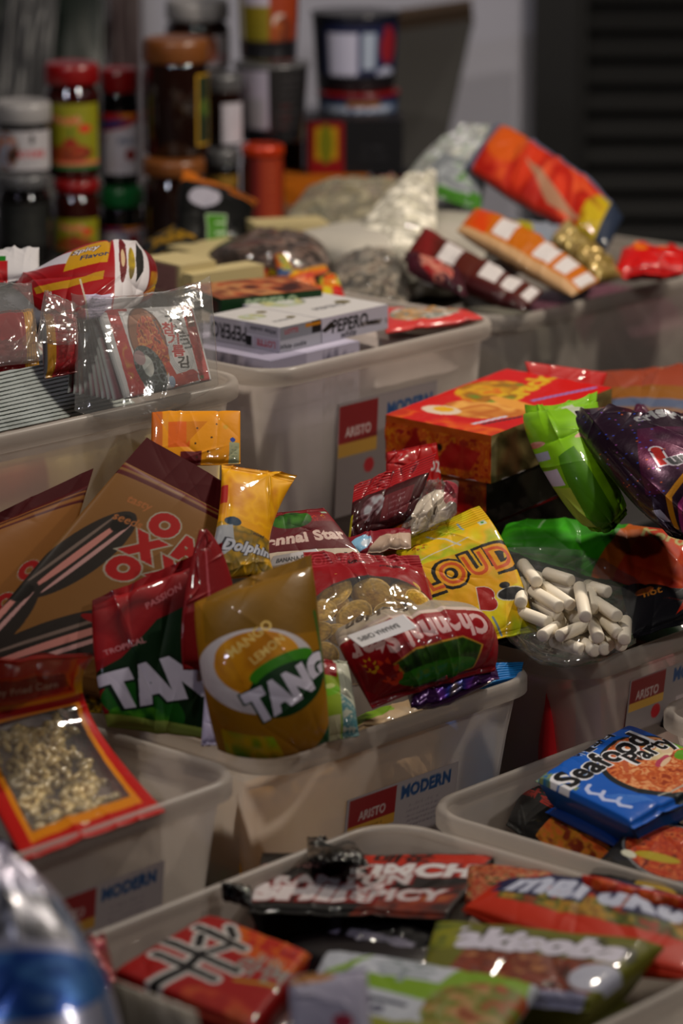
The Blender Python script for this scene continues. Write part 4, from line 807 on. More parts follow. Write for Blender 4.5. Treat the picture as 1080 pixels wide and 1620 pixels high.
under(GB, [(.11, .14, 1, 'grey-blue bag in the second layer of the left bin'), (.11, .14, 2, 'dark red bag right under the red and gold snack bag'), (.27, .14, 0, 'dark blue bag at the bottom of the left bin'), (.12, .14, 0, 'black bag at the bottom of the left bin')], None, [('3c4454',), ('4c181c',), ('2c3a5c',), ('181414',)], th=.06, w=.13, d=.18, name='snack_bag', cat='snack bag')
# ------------------------------------------------------------------ candy bin
def a_loud(a):
    a.bg('b8a810'); a.food(a.ones, ['b8aa10', 'c09c10', '949c14', 'bcac10'], 5, 3)
    a.put(a.mpoly([(.2, .15), (.95, .3), (1, .62), (.15, .62)]), 'b8800e', .6)
    a.text('LOUD', .58, .49, .25, '140e0c', bold=.15, sx=.85, rot=.08); a.text('LOUD', .58, .49, .25, 'b8860f', bold=.07, sx=.85, rot=.08); a.text('LOUD', .58, .49, .25, 'a84c1c', bold=.0, sx=.85, rot=.08)
    a.text('B', .62, .24, .17, '8c1410', bold=.10, out='b0a8a0', ow=.03, rot=-.25); a.put(a.mell(.86, .24, .15, .065), 'a8a498'); a.put(a.mell(.86, .24, .135, .055), '15151a'); a.ell(.82, .30, .05, .03, '15151a')
    a.ell(.28, .20, .10, .10, 'a8aab4'); a.ell(.34, .14, .06, .06, 'a8aab4'); a.line([(.24, .1), (.34, .24)], .012, '50546a')
    a.text('*', .30, .78, .16, 'a8681c', bold=.1, out='3a2a14', ow=.02); a.line([(.42, .90), (.62, .68)], .02, 'a8a8a0'); a.line([(.2, .66), (.72, .72)], .014, 'b0a890'); a.line([(.72, .9), (.73, .82)], .02, '7a90a0'); a.rect(.88, .80, .95, .85, 'a8b0a0'); a.ell(.915, .825, .015, .015, '2a7a30')
    a.line([(.60, .12), (.63, .02)], .022, '6a7c8c'); a.ell(.97, .07, .06, .03, '8c2c20')
LD = [[(700, 1028, 3.20), (850, 1000, 3.22)], [(640, 930, 3.24), (808, 880, 3.27)], [(600, 868, 3.28), (757, 800, 3.31)]]
pack('candy_packet', 'yellow and orange packet with fat black-outlined graffiti letters', 'candy packet', LD, a_loud, th=.012, wr=.0025, seed=81, back='b09c10', res=210, seal=(.03, .16), fr=(3, 3), lump=.001)
# clear bag of white candy sticks
CBg = [[(800, 1000, .7655), (880, 1052, .763), (1005, 1018, .765)], [(782, 930, .800), (890, 960, .790), (1010, 950, .790)], [(775, 868, .83), (900, 868, .83), (1018, 890, .81)]]
tag(pack('clear_bag', 'clear crinkled bag of white candy sticks at the bin corner', 'clear bag', CBg, lambda a: a.clear(a.ones, 0), th=.026, e=2.4, wr=.0038, seed=82, mt='window', res=150, seal=(.0, .07), fr=(4, 5), zig=0), )
cs = [(275, 230, 345, 320, 2), (390, 275, 520, 315, 2), (390, 325, 530, 375, 1), (278, 320, 265, 425, 1), (385, 345, 515, 435, 2), (325, 365, 460, 445, 2), (330, 410, 455, 495, 1), (245, 465, 405, 525, 1), (560, 345, 590, 495, 3), (605, 335, 630, 455, 1), (480, 468, 545, 502, 1), (372, 592, 498, 515, 1), (458, 592, 600, 535, 1), (648, 480, 755, 580, 1), (640, 420, 750, 492, 2), (622, 520, 655, 600, 1), (635, 600, 715, 640, 0), (790, 515, 785, 610, 1), (425, 615, 575, 662, 0), (535, 600, 640, 668, 0), (590, 585, 690, 660, 0), (700, 590, 775, 640, 0), (620, 345, 705, 372, 1), (330, 290, 420, 330, 0), (520, 420, 600, 460, 0)]
for i, (x0, y0, x1, y1, k) in enumerate(cs):
    f = 3.176; ym = (y0+y1)/2/f+820; z = .768+max(0, (1040-ym))*.00030+k*.006
    p, q = at(740+x0/f, 820+y0/f, z), at(740+x1/f, 820+y1/f, z); V, F = rod(p, q, .0062, 16, 0)
    tag(mk('candy_stick', V, F, M['candy']), 'short chalky white candy stick in the clear bag', 'candy', 'white candy sticks in the clear bag')
def a_go(a):
    a.bg('3a8a18'); a.food(a.mpoly([(0, 0), (.55, 0), (.6, 1), (0, 1)]), ['328016', '429c1c', '2c7014'], 4, 3); a.put(a.mpoly([(.45, .0), (.62, 1), (1.1, 1), (1.1, 0)]), 'a85a14'); a.put(a.mpoly([(.55, .0), (.72, 1), (1.1, 1), (1.1, 0)]), 'a83812'); a.food(a.mpoly([(.66, .0), (.8, .9), (1.1, 1), (1.1, 0)]), ['a02c10', 'b04a18', '8c200c'], 12, 3)
    a.text('Keropok', .86, .74, .07, 'a09c6a', shear=.3, bold=.03); a.line([(.18, .55), (.20, .8)], .012, '8ab080'); a.rect(.15, .9, .4, 1, '8a9080')
GO = [[(785, 862, 3.34), (950, 918, 3.31), (1120, 960, 3.29)], [(800, 832, 3.39), (960, 832, 3.38), (1120, 850, 3.37)]]
pack('snack_bag', 'long snack bag shading from green to orange-red above the white candies', 'snack bag', GO, a_go, th=.035, wr=.004, seed=83, back='2a6c12', res=170, seal=(.02, .02), fr=(4, 4))
def a_bk(a): a.bg('15141a'); a.text('VP', .25, .72, .14, '8a8a90', bold=.04); a.ell(.2, .5, .1, .05, 'a05a28'); a.text('hot', .28, .46, .1, 'a06a28'); a.poly([(.35, .35), (.7, .2), (.5, .1), (.6, .25)], 'a02c14')
pack('snack_packet', 'black packet with small coloured print right of the white candies', 'snack packet', [[(1002, 1010, .772), (1130, 975, .772)], [(975, 905, .80), (1130, 880, .81)]], a_bk, th=.025, wr=.003, seed=84, back='15141a', res=110)
def a_lime(a):
    a.bg('6a9410'); a.food(a.ones, ['5c840e', '74a012', '6a9410'], 4, 3); a.poly([(.25, .0), (.75, .0), (.55, .55), (.35, .5)], '44700c'); a.rect(.02, .32, .28, .43, 'a8a0b0'); a.poly([(.0, .05), (.3, .02), (.32, .30), (.02, .32)], '8c9a40'); a.rect(.0, .50, .25, .56, '8a8c9c')
    a.food(a.mell(.10, .62, .14, .07), ['a86a58', 'b08a80', '8a3a28'], 7, 3); a.ell(.72, .64, .14, .05, 'a8887c', rot=.6); a.poly([(.55, .95), (.7, .97), (.9, .72), (.75, .70)], '9aa090')
pack('snack_bag', 'lime green narrow bag with crumpled top, leaning on the biscuit packs', 'snack bag', [[(932, 838, 3.28), (965, 842, 3.27), (992, 808, 3.29)], [(858, 730, 3.33), (905, 725, 3.29), (950, 715, 3.33)], [(830, 640, 3.40), (880, 640, 3.38), (945, 618, 3.42)]], a_lime, th=.016, e=5, ev=5, wr=.005, warp=.003, seed=85, back='5c840e', res=150, seal=(.04, .10), fr=(4, 3))
def a_purp(a):
    a.bg('2a0c28'); a.food(a.mpoly([(.2, .3), (.8, .2), (.9, .7), (.4, .7)]), ['2a0c28', '4a123c', '5c1640'], 5, 3)
    rs = np.random.RandomState(3)
    for k in range(70): a.ell(.08+rs.rand()*.42, .25+rs.rand()*.65, .008, .006, ['3a4aa8', '8a4a8c', '2c5ac0', 'a85a30', '6a4a9c'][k % 5])
    a.text('i', .43, .50, .17, '9c2018', bold=.07, out='b0acb4', ow=.06); a.text('umami', .66, .48, .10, '44464a', bold=.06, out='a8a4ac', ow=.05, rot=.2); a.text('crisps', .60, .82, .10, '8a8c90', bold=.05, rot=.25)
    a.line([(.22, .08), (.34, .26), (.52, .36)], .04, 'b07c10'); a.line([(.25, .05), (.38, .21), (.56, .31)], .03, '8a2c68'); a.food(a.mell(.80, .25, .2, .15), ['8a4a1c', 'a8642c', '6a3014'], 9, 4); a.line([(.62, .3), (.8, .1)], .025, '8a8c80'); a.rect(.15, .12, .22, .2, 'a09cac')
pack('snack_bag', 'dark purple glittering foil bag with white-outlined lettering', 'snack bag', [[(1058, 848, 3.20), (1130, 850, 3.20), (1230, 800, 3.22)], [(970, 750, 3.27), (1060, 735, 3.23), (1180, 730, 3.27)], [(890, 650, 3.36), (990, 650, 3.35), (1100, 660, 3.36)]], a_purp, th=.026, e=4, ev=4, wr=.007, warp=.003, seed=86, back='2a0c28', res=220, seal=(.03, .03), mt='foil', fr=(4, 4))
pack('snack_bag', 'small purple bag top peaking behind the dark purple foil bag', 'snack bag', [[(985, 700, 3.42), (1060, 700, 3.42)], [(1005, 640, 3.45), (1018, 640, 3.45)]], lambda a: a.bg('4a1434'), th=.01, wr=.003, seed=88, back='4a1434', res=40, seal=(0, 0), zig=0)
# biscuit packs
m_bis = M['film']
def b_left(a):
    a.bg('a03c10'); a.food(a.ones, ['8c100c', 'b8680f', 'a83c10', 'c07c14', '8c1410'], 22, 4); a.put(a.mpoly([(.45, .15), (.62, .7), (.9, .6), (.8, .2)]), '98100e'); a.rect(0, .85, 1, 1, 'a8500f'); a.put(a.mpoly([(.12, .2), (.3, .8), (.4, .3)]), '8c0f0f'); a.ell(.52, .55, .025, .025, '200a08')
def b_right(a): a.bg('7a6c48'); a.food(a.ones, ['6c6040', '887a52', '7a5a3c', '746848'], 6, 3); a.rect(0, 0, .05, 1, 'a09470'); a.rect(0, .9, 1, 1, '8c7a50')
def b_top(a):
    a.bg('a8100c'); a.food(a.mpoly([(.0, .0), (.12, .0), (.14, 1), (0, 1)]), ['a8100c', 'b85a10', 'a02c10'], 14, 3); a.food(a.mell(.36, .46, .17, .24, rot=.3), ['a8702c', 'c09650', '9c5c20', 'b88a44'], 9, 6)
    a.ell(.22, .72, .07, .12, 'b8a898'); a.ell(.24, .72, .04, .06, 'b8900f'); a.line([(.12, .30), (.30, .22)], .03, 'a8a4b0'); a.line([(.14, .24), (.34, .12)], .02, '2a2830'); a.food(a.mell(.62, .7, .2, .2), ['a8100c', 'b08c14', '8a5a10', '5a7a20'], 12, 5); a.text('Crack', .75, .55, .13, 'b0941c', bold=.05, rot=.2); a.line([(.6, .3), (.95, .12)], .03, '7a6aa0')
    a.put(a.mell(.5, .35, .05, .2, rot=-.2), 'b8863c')
def biscuit(name, label, c, la, lb, h, fa, fb, ft, seed):
    """a wrapped slab of biscuits: a carton shape with puckered film"""
    o = carton(name, label, 'biscuit pack', c, 42, la, lb, h, fa, fb, ft, res=90)
    me = o.data; me.materials.clear(); me.materials.append(M['film']); n = len(me.vertices); v = np.zeros(n*3); me.vertices.foreach_get('co', v); v = v.reshape(-1, 3)
    ctr = v.mean(0); d = v-ctr; hx_, hz = np.abs(d[:, :2]).max(), np.abs(d[:, 2]).max(); k = np.sin(v[:, 0]*180+seed)*np.cos(v[:, 1]*150)*np.sin(v[:, 2]*220+1)
    rad = np.linalg.norm(d/np.array([hx_, hx_, hz]), axis=1); f = 1-.06*np.clip(rad-1.0, 0, 1)+.010*k
    v = ctr+d*f[:, None]; v[:, 2] += .085*((v-v.min(0))@dirs(42)[0]); me.vertices.foreach_set('co', v.ravel()); me.polygons.foreach_set('use_smooth', np.ones(len(me.polygons), bool)); me.update(); return o
c = at(776, 776, 3.40); bs = biscuit('biscuit_pack', 'red and orange wrapped slab of biscuits, the upper one', c, .195, .14, .050, b_right, b_left, b_top, 1)
b_r2 = lambda a: a.bg('2c2a1c').food(a.ones, ['242016', '38362a', '3c2c20'], 5, 3)
c2 = at(768, 842, 3.43)+0; c2[2] = c[2]-.0475; biscuit('biscuit_pack', 'darker biscuit slab beneath the red and orange one', c2, .17, .13, .046, b_r2, b_left, b_top, 2)
c4 = c2.copy(); c4[2] -= .0475; biscuit('biscuit_pack', 'third biscuit slab, hidden low under the two others', c4, .16, .13, .046, b_r2, b_left, b_top, 3)
c5 = c4.copy(); c5[2] -= .0475; biscuit('biscuit_pack', 'lowest biscuit slab of the pile', c5, .16, .13, .046, b_r2, b_left, b_top, 4)
pack('film_flap', 'smooth red film end standing behind the biscuit slab', 'film flap', [[(850, 640, 3.58), (940, 650, 3.60)], [(830, 572, 3.60), (960, 590, 3.63)]], lambda a: a.bg('9c0a0a'), th=.004, wr=.0008, seed=89, back='9c0a0a', res=70, seal=(0, 0), zig=0)
fl_ = bpy.data.objects['film_flap']; fl_.parent = bs; fl_.location = fl_.location-bs.location
for k_ in ('label', 'category'): del fl_[k_]
def a_rp(a): a.bg('3c0a10'); a.rect(0, .66, 1, 1, '98101a'); [a.rect(0, .68+k*.045, 1, .69+k*.045, '6c0c14') for k in range(7)]; a.food(a.mell(.3, .38, .16, .2), ['8c8c90', '3c0a10', '6a5a60'], 9, 3); a.rect(.45, .1, .85, .5, '5c1a22'); a.small(.65, .42, .04, 4, '8c7c80', wd=.3); a.rect(.0, 0, .04, .4, '98901c')
pack('snack_packet', 'maroon packet with a ribbed bright red top, against the tall bin', 'snack packet', [[(550, 858, 3.26), (655, 820, 3.28)], [(560, 768, 3.30), (690, 715, 3.33)]], a_rp, th=.018, e=4, wr=.004, seed=90, back='5c0c14', res=140, seal=(0, .30), fr=(3, 3))
def a_cw(a): a.bg('b0a498'); a.clear(a.ones, 0); m = a.mell(.5, .35, .36, .30); a.clear(m, .95); a.put(m, 'b4aa9c'); m = a.mpoly([(.75, .3), (1, .2), (1, .75), (.6, .95)]); a.clear(m, .8); a.put(m, '8c3040')
pack('clear_bag', 'crumpled clear bag of pale sweets behind the yellow graffiti packet', 'clear bag', [[(628, 858, 3.27), (722, 812, 3.29)], [(655, 760, 3.31), (725, 765, 3.33)]], a_cw, th=.025, wr=.008, seed=91, mt='window', res=100, seal=(0, 0), zig=0, back='b0a498')
def a_sm(a): a.bg('741424'); a.ell(.2, .4, .18, .16, '7aa0b8'); a.poly([(.3, 0), (1, 0), (1, .6), (.5, .5)], 'a08c7c'); a.ell(.3, .35, .08, .08, 'b0b8c0')
pack('snack_packet', 'flat dark red packet with a pale blue cloud, below the maroon packet', 'snack packet', [[(548, 880, 3.23), (650, 868, 3.25)], [(550, 850, 3.26), (650, 832, 3.28)]], a_sm, th=.012, wr=.003, seed=92, back='741424', res=80)
pack('snack_packet', 'bright red packet corner tucked between the tall bin and the biscuit slabs', 'snack packet', [[(610, 760, 3.33), (700, 790, 3.36)], [(612, 715, 3.34), (690, 700, 3.38)]], lambda a: a.bg('900c10').text('oz', .85, .6, .2, 'a8a0a0'), th=.012, wr=.004, seed=93, back='900c10', res=60, zig=0)
def a_or(a): a.bg('6c5444'); a.rect(0, .6, 1, 1, '7c3c28'); a.rect(0, .45, 1, .6, '744c1c'); a.rect(0, .34, 1, .44, '4c5468'); a.rect(0, .1, 1, .18, '5a1c28')
pack('snack_bag', 'striped orange and pinkish bag lying behind the purple foil bag', 'snack bag', [[(930, 700, 3.60), (1130, 720, 3.55)], [(935, 588, 3.72), (1120, 575, 3.72)]], a_or, th=.035, wr=.004, seed=94, back='8a5a40', res=90)
wall_fill(CB, 'A', .01, .10, .03, .19, .045, 'c02830', 'red bag showing through the candy bin wall at its corner', None, 75)
wall_fill(CB, 'B', .02, .13, .03, .19, .045, '7c3090', 'purple bag showing through the candy bin side wall', None, 76)
wall_fill(CB, 'A', .11, .22, .03, .19, .045, 'c08088', 'pinkish bag behind the paper label of the candy bin', None, 77)
under(CB, [(.11, .12, 0, 'dark bag at the bottom of the candy bin'), (.11, .12, 1, 'red bag directly under the white candies'), (.28, .12, 0, 'brown bag at the bottom right of the candy bin'), (.28, .12, 1, 'orange bag under the green and orange bag'), (.28, .11, 2, 'dark green bag under the purple foil bag'), (.11, .225, 2, 'black bag under the graffiti packet')], None, [('241c1c',), ('6a1820',), ('4a2c1c',), ('8a4a1c',), ('1c2c1c',), ('1a1a1e',)], th=.06, w=.14, d=.16, name='snack_bag', cat='snack bag')
# ------------------------------------------------------------------ seaweed bin (raised, left)
def a_kg(a):
    a.bg('b4b4b6'); a.rect(0, 0, .03, 1, 'a2a4a6'); a.poly([(.07, 0), (.25, 0), (.22, .35), (.20, 1), (.09, 1)], '9c1814'); a.rect(.86, 0, .975, 1, 'a01a14'); a.rect(.06, .96, .3, 1, '98140f')
    a.put(a.mell(.42, .60, .19, .37, rot=0), '5a3420'); a.put(a.mell(.42, .60, .175, .35), '7c5034'); a.food(a.mell(.455, .50, .15, .36), ['5a180c', 'b05a20', '8c2410', 'b88a48', '6c1c0c', 'a84018'], 40, 6, stretch=.5)
    a.food(a.mell(.36, .25, .15, .27, rot=.2), ['12181a', '3a4648', '22302a', '6c7478', '0f1414'], 22, 4); a.food(a.mell(.34, .3, .06, .12), ['8c9494', 'b4b4b0', '4c5658'], 10, 4); a.ell(.28, .40, .06, .08, '8c7478')
    a.text('K-gim', .79, .66, .13, '1a1a1c', bold=.01, rot=-1.28, shear=.25)
    for i, ch in enumerate('참기름김'): a.text(ch, .665+.02*i, .70-.145*i, .105, 'a01c20' if i < 3 else '26201e', bold=.03, rot=-.15, out='c0c0c0')
    for r in (.12, .14, .16): a.put(a.mell(.72, .36, r*.8, r*1.3) & ~a.mell(.72, .36, r*.8-.006, r*1.3-.006), '8c9296')
    a.text('Roasted Seasoned', .575, .66, .03, '4a5a6a', rot=-1.35); a.small(.84, .6, .016, 6, '7a7c80', rot=-1.4, wd=.5)
    a.put(a.mpoly([(.55, .0), (.85, .02), (.82, .16), (.62, .14), (.58, .3), (.53, .3)]), 'a0341c'); a.ell(.78, .10, .07, .06, '982018'); a.ell(.555, .07, .035, .06, '8c9cb0'); a.rect(.87, .03, .91, .07, '5a7a40'); a.food(a.mpoly([(.88, .7), (.96, .7), (.96, .92), (.88, .92)]), ['a01a14', '5a2010', 'a08040'], 10, 3); a.food(a.mpoly([(.11, .15), (.2, .15), (.18, .6), (.11, .6)]), ['9c1814', 'a87828', '9c1814', '9c1814'], 10, 3)
KG = [[(196, 632, 3.235), (334, 602, 3.285)], [(152, 492, 3.275), (304, 484, 3.325)]]
pack('seaweed_packet', 'seaweed snack sachet facing out with red stripes and a food picture', 'seaweed packet', KG, a_kg, th=.008, wr=.0012, seed=101, back='a0a0a2', res=230, seal=(.0, .0), group=None, e=4, ev=4)
Bd = dirs(43.5)[1]
for i in range(9):
    o_ = Bd*(.0055*(i+1)); dx = -9*(i+1)
    pack('seaweed_packet', 'thin seaweed sachet standing on edge in the row behind the facing sachet', 'seaweed packet',
         [[(188+dx, 634-1.5*i, 3.24+.006*(i+1)), (320+dx, 600-1.5*i, 3.29+.006*(i+1))], [(146+dx*.35, 496, 3.28+.006*(i+1)), (296+dx*.35, 489, 3.33+.006*(i+1))]],
         (lambda a: a.bg('a4a6aa').rect(.04, 0, .25, 1, '7c3a4c').rect(.25, 0, 1, 1, '5a2c34').rect(0, 0, .035, 1, '9aa0a2')), th=.004, wr=.0015, seed=110+i, back='9c9ea0', res=60, seal=(0, 0), group='seaweed sachets standing in a row', zig=0, e=4, ev=4)
kb_c = [[(118, 650, 3.20), (230, 660, 3.205), (345, 610, 3.27)], [(118, 550, 3.235), (230, 540, 3.235), (338, 520, 3.30)], [(112, 462, 3.28), (230, 470, 3.28), (332, 436, 3.335)]]
pack('clear_bag', 'crinkled clear bag around the seaweed sachets, its top flaring to the right', 'clear bag', kb_c, lambda a: a.clear(a.ones, 0), th=.010, wr=.0022, warp=.004, seed=120, mt='window', res=160, seal=(0, 0), zig=0, fr=(4, 4), flat=.1)
for i in range(16):
    z = .955+.0025*i
    pack('seaweed_packet', 'thin silvery seaweed sachet lying flat in the stack at the left', 'seaweed packet',
         [[(-90, 702-6.2*i, z), (214-9*i, 638-4.6*i, z)], [(-130, 650-6.2*i, z+.002), (152-9*i, 590-4.6*i, z+.002)]],
         (lambda a: a.bg('b8beba').rect(0, .25, 1, 1, 'b4b4b0' if i % 4 else '9a4a4c')), th=.0030, wr=.0003, seed=130+i, back='b8c0bc', res=70, seal=(.0, 0), group='seaweed sachets lying in a flat stack', e=5, ev=5)
def a_rg(a): a.bg('7c1018'); a.rect(.82, 0, 1, 1, 'a87c10'); [a.line([(.84+.04*k, 0), (.84+.04*k, 1)], .01, '6a4c08') for k in range(4)]; a.rect(0, 0, .08, 1, 'a8a0a8'); a.ell(.12, .35, .16, .16, '14141a'); a.ell(.14, .37, .06, .07, 'a8a4b0'); a.ell(.05, .28, .1, .1, '8c1410')
pack('snack_packet', 'red packet with a gold right seal at the left edge', 'snack packet', [[(-60, 600, 3.16), (62, 578, 3.20)], [(-50, 496, 3.20), (52, 488, 3.23)]], a_rg, th=.02, wr=.002, seed=150, back='6c0c14', res=110)
def a_rg2(a): a.bg('84101a'); a.rect(0, 0, .25, 1, '98701a'); a.rect(0, 0, .05, 1, '5a5c64'); a.food(a.mpoly([(.3, 0), (1, 0), (1, 1), (.3, 1)]), ['84101a', '6c0c14', '8c1620'], 16, 3)
pack('snack_packet', 'red packet with a gold left seal, next to the standing sachets', 'snack packet', [[(70, 600, 3.20), (122, 590, 3.23)], [(66, 494, 3.24), (120, 496, 3.26)]], a_rg2, th=.02, wr=.002, seed=151, back='6c0c14', res=90)
pack('clear_bag', 'wrinkled clear bag over the red packet with the gold right seal', 'clear bag', [[(-60, 590, 3.14), (64, 570, 3.18)], [(-60, 455, 3.22), (50, 448, 3.25)]], lambda a: a.clear(a.ones, 0), th=.008, wr=.003, warp=.004, seed=152, mt='window', res=90, seal=(0, 0), zig=0, flat=.1)
pack('clear_bag', 'wrinkled clear bag top above the red packet with the gold left seal', 'clear bag', [[(58, 540, 3.19), (122, 545, 3.22)], [(70, 460, 3.24), (118, 478, 3.25)]], lambda a: a.clear(a.ones, 0), th=.008, wr=.003, warp=.004, seed=153, mt='window', res=60, seal=(0, 0), zig=0, flat=.1)
def a_spicy(a):
    a.bg('86121a'); a.rect(.63, 0, .90, 1, 'b0acae'); a.rect(.90, 0, 1, 1, '6c0f16'); a.food(a.mpoly([(.9, .1), (1, .1), (1, .5), (.92, .5)]), ['6c0f16', '98801c'], 6, 3)
    a.poly([(.0, .94), (.40, .66), (.42, .88), (.0, 1.1)], 'a8a4ac'); a.poly([(.30, .60), (.58, .62), (.62, .96), (.36, .92)], 'a07c18'); a.poly([(.10, .30), (.55, .42), (.56, .52), (.10, .42)], '98741a'); a.text('Spicy', .45, .86, .055, 'b0acb0', shear=.3, out='2c2030'); a.text('Flavor', .50, .74, .05, '22305c', shear=.2)
    a.put(a.mell(.69, .68, .028, .26), '5c1418'); a.ell(.69, .68, .016, .1, 'a89478'); a.food(a.mell(.755, .62, .025, .18), ['98841c', '3a3014'], 9, 3); a.poly([(.80, .35), (.85, .5), (.86, .85), (.81, .95), (.785, .65)], '22221f'); a.rect(.42, .0, .62, .24, 'a8a0b4'); a.small(.52, .2, .014, 7, '3a3a50', wd=.16)
    a.line([(.40, .45), (.44, .0)], .012, 'a8a090')
pack('snack_packet', 'red and white snack packet bent over the sachets, with yellow splashes', 'snack packet',
     [[(60, 490, 3.30), (150, 505, 3.27), (240, 470, 3.36)], [(30, 462, 3.34), (150, 440, 3.31), (248, 432, 3.40)], [(18, 458, 3.40), (150, 385, 3.38), (236, 402, 3.44)]], a_spicy, th=.012, wr=.005, seed=154, back='74101a', res=220, seal=(0, 0), fr=(4, 5), zig=0)
def a_gw(a): a.bg('a8a6a8'); a.rect(0, 0, .62, .38, '8c141a'); a.rect(0, .38, .60, .52, '1c6420'); a.text('000', .3, .22, .13, 'b09494'); a.rect(0, .88, .6, 1, '6a9428')
pack('snack_packet', 'white packet with green and red bands at the left edge', 'snack packet', [[(-70, 458, 3.36), (62, 440, 3.38)], [(-70, 398, 3.42), (62, 392, 3.44)]], a_gw, th=.02, wr=.003, seed=155, back='a8a6a8', res=90)
def a_sheet(a): a.bg('e8cc90'); a.text('K-gim', .42, .45, .13, '3a2c18', shear=.3); a.rect(.1, .75, .35, .95, '9c4a34'); a.text('7', .8, .8, .1, '4a3c28')
wall_fill(KB, 'A', .06, .42, .035, .20, .024, 'e8cc90', 'tan seaweed outer pack seen through the wall of the left bin', None, 160, 'seaweed_packet', 'seaweed packet', .02, 'soft', a_sheet)
under(KB, [(.10, .14, 0, 'tan bag at the bottom left of the seaweed bin'), (.26, .14, 0, 'tan bag at the bottom of the seaweed bin'), (.33, .14, 1, 'brown bag under the standing sachets'), (.17, .14, 1, 'red bag under the flat sachets')], None, [('9c8458',), ('8c7448',), ('6c4a30',), ('7c2c28',)], th=.075, w=.14, d=.2, name='snack_bag', cat='snack bag')
# ------------------------------------------------------------------ tall bin: white biscuit cartons
def f_end(a):
    a.bg('a8a6b2'); a.text('PEPERO', .27, .45, .15, '1c1c20', bold=.02, rot=math.pi, sx=.68); a.rect(.52, .55, .97, 1, '94929c'); a.text('White cookie', .76, .76, .045, '3c3a44', shear=.3, rot=math.pi); a.rect(.52, .08, .60, .45, '141418'); a.rect(.62, .06, .98, .5, '9c96a4'); a.text('LOTTE', .80, .26, .06, '982a34', rot=math.pi); a.line([(.51, 0), (.51, 1)], .006, '7c7a84')
def f_side(a):
    a.bg('7c7e86'); a.rect(0, 0, 1, .46, '9c9ca4'); a.rect(.78, .5, 1, 1, '1c1c1e'); a.rect(.62, .78, 1, .92, 'a8741c'); a.text('LOTTE', .28, .78, .075, '982a34'); a.text('White cookie', .32, .2, .08, '26262c', shear=.3)
def f_long(a):
    a.bg('a6a4b0'); a.text('PEPERO', .42, .58, .125, '1a1a1c', bold=.03, sx=.85, shear=.1); a.poly([(0, .5), (.14, .8), (.2, .6), (.05, .4)], '22201c'); a.food(a.mpoly([(.55, .35), (1, .25), (1, .45), (.62, .5)]), ['141414', '5c5450', 'a6a4b0'], 14, 3); a.text('white', .40, .18, .07, '3c3a44', shear=.3)
def f_top(a): a.bg('a8a6a6'); a.food(a.mell(.35, .6, .26, .22), ['a8a6a6', '8c9484', 'a09c70', '787c78'], 9, 4); a.ell(.75, .7, .1, .09, '5c5430'); a.ell(.78, .3, .09, .08, '5c5430'); a.text('PEPERO', .5, .25, .10, '3c3c40', sx=.9)
cc = at(443, 558, .9765); hz = .0262
W_ = 'white biscuit cartons in the tall bin'
carton('biscuit_carton', 'white biscuit carton with black print and a silver side, nearest the bin corner', 'biscuit carton', cc, 42, .062, .100, hz, f_side, f_end, f_top, 170)
A4, B4 = dirs(42); cr = cc+A4*.0635; carton('biscuit_carton', 'white biscuit carton with dark biscuit sticks printed along its side, right of the pair', 'biscuit carton', cr, 42, .104, .150, hz, f_long, f_end, f_top, 180)
def f_v(a): a.bg('a4a0b0'); a.rect(0, .0, .4, 1, '908c9c'); a.text('White', .75, .5, .10, '5a5868', shear=.3); a.line([(0, .03), (1, .03)], .02, '6a6878')
for i in range(8):
    c = cc+B4*.004+np.array([0, 0, -hz*(i+1)-.0005*(i+1)]);  c[2] = c[2]
    if c[2] < BINS[PB]['zt']-BINS[PB]['h']+.003: break
    sh = (.01-.0012*i*0); c = BINS[PB]['o']+A4*.030+B4*.028+np.array([0, 0, c[2]])
    carton('biscuit_carton', 'white biscuit carton seen through the frosted wall, in the corner stack', 'biscuit carton', c, 42, .135, .19, hz, f_v, f_v, f_v, 40, group=W_)
    zc = c[2]
def f_gt(a): a.bg('7c4a30'); a.food(a.mell(.5, .5, .45, .4), ['5c2c1c', 'a07850', '8c4a2c', '3c1c14'], 6, 4)
def f_gs(a): a.bg('143c1c'); a.text('PEPERO', .5, .5, .10, '98a890', bold=.05)
def f_ge(a): a.bg('102c18').rect(.5, .2, .9, .8, '3c1c14')
c = at(340, 512, 3.62); c = at(350, 503, 3.60); carton('biscuit_carton', 'dark green biscuit carton with a brown picture top, behind the white cartons', 'biscuit carton', c, 62, .120, .09, .020, f_gs, f_ge, f_gt, 110)
def a_rw(a): a.bg('a83a38'); a.food(a.mell(.45, .5, .38, .34), ['a8a098', '6a6c64', 'a07848', '98948c'], 12, 3)
pack('snack_packet', 'flat coral red packet with a picture window, at the right end of the tall bin', 'snack packet', [[(610, 528, 3.62), (765, 505, 3.68)], [(602, 486, 3.75), (735, 492, 3.76)]], a_rw, th=.014, wr=.003, seed=171, back='98302c', res=110)
under(PB, [(.26, .09, 0, 'pinkish bag at the bottom right of the tall bin'), (.26, .09, 1, 'beige bag in the middle right of the tall bin'), (.26, .09, 2, 'grey-beige bag right under the right white carton'), (.20, .20, 2, 'cream bag under the green carton')], None, [('8a6468',), ('9c8c7c',), ('98908c',), ('a09880',)], th=.075, w=.14, d=.13, name='snack_bag', cat='snack bag')
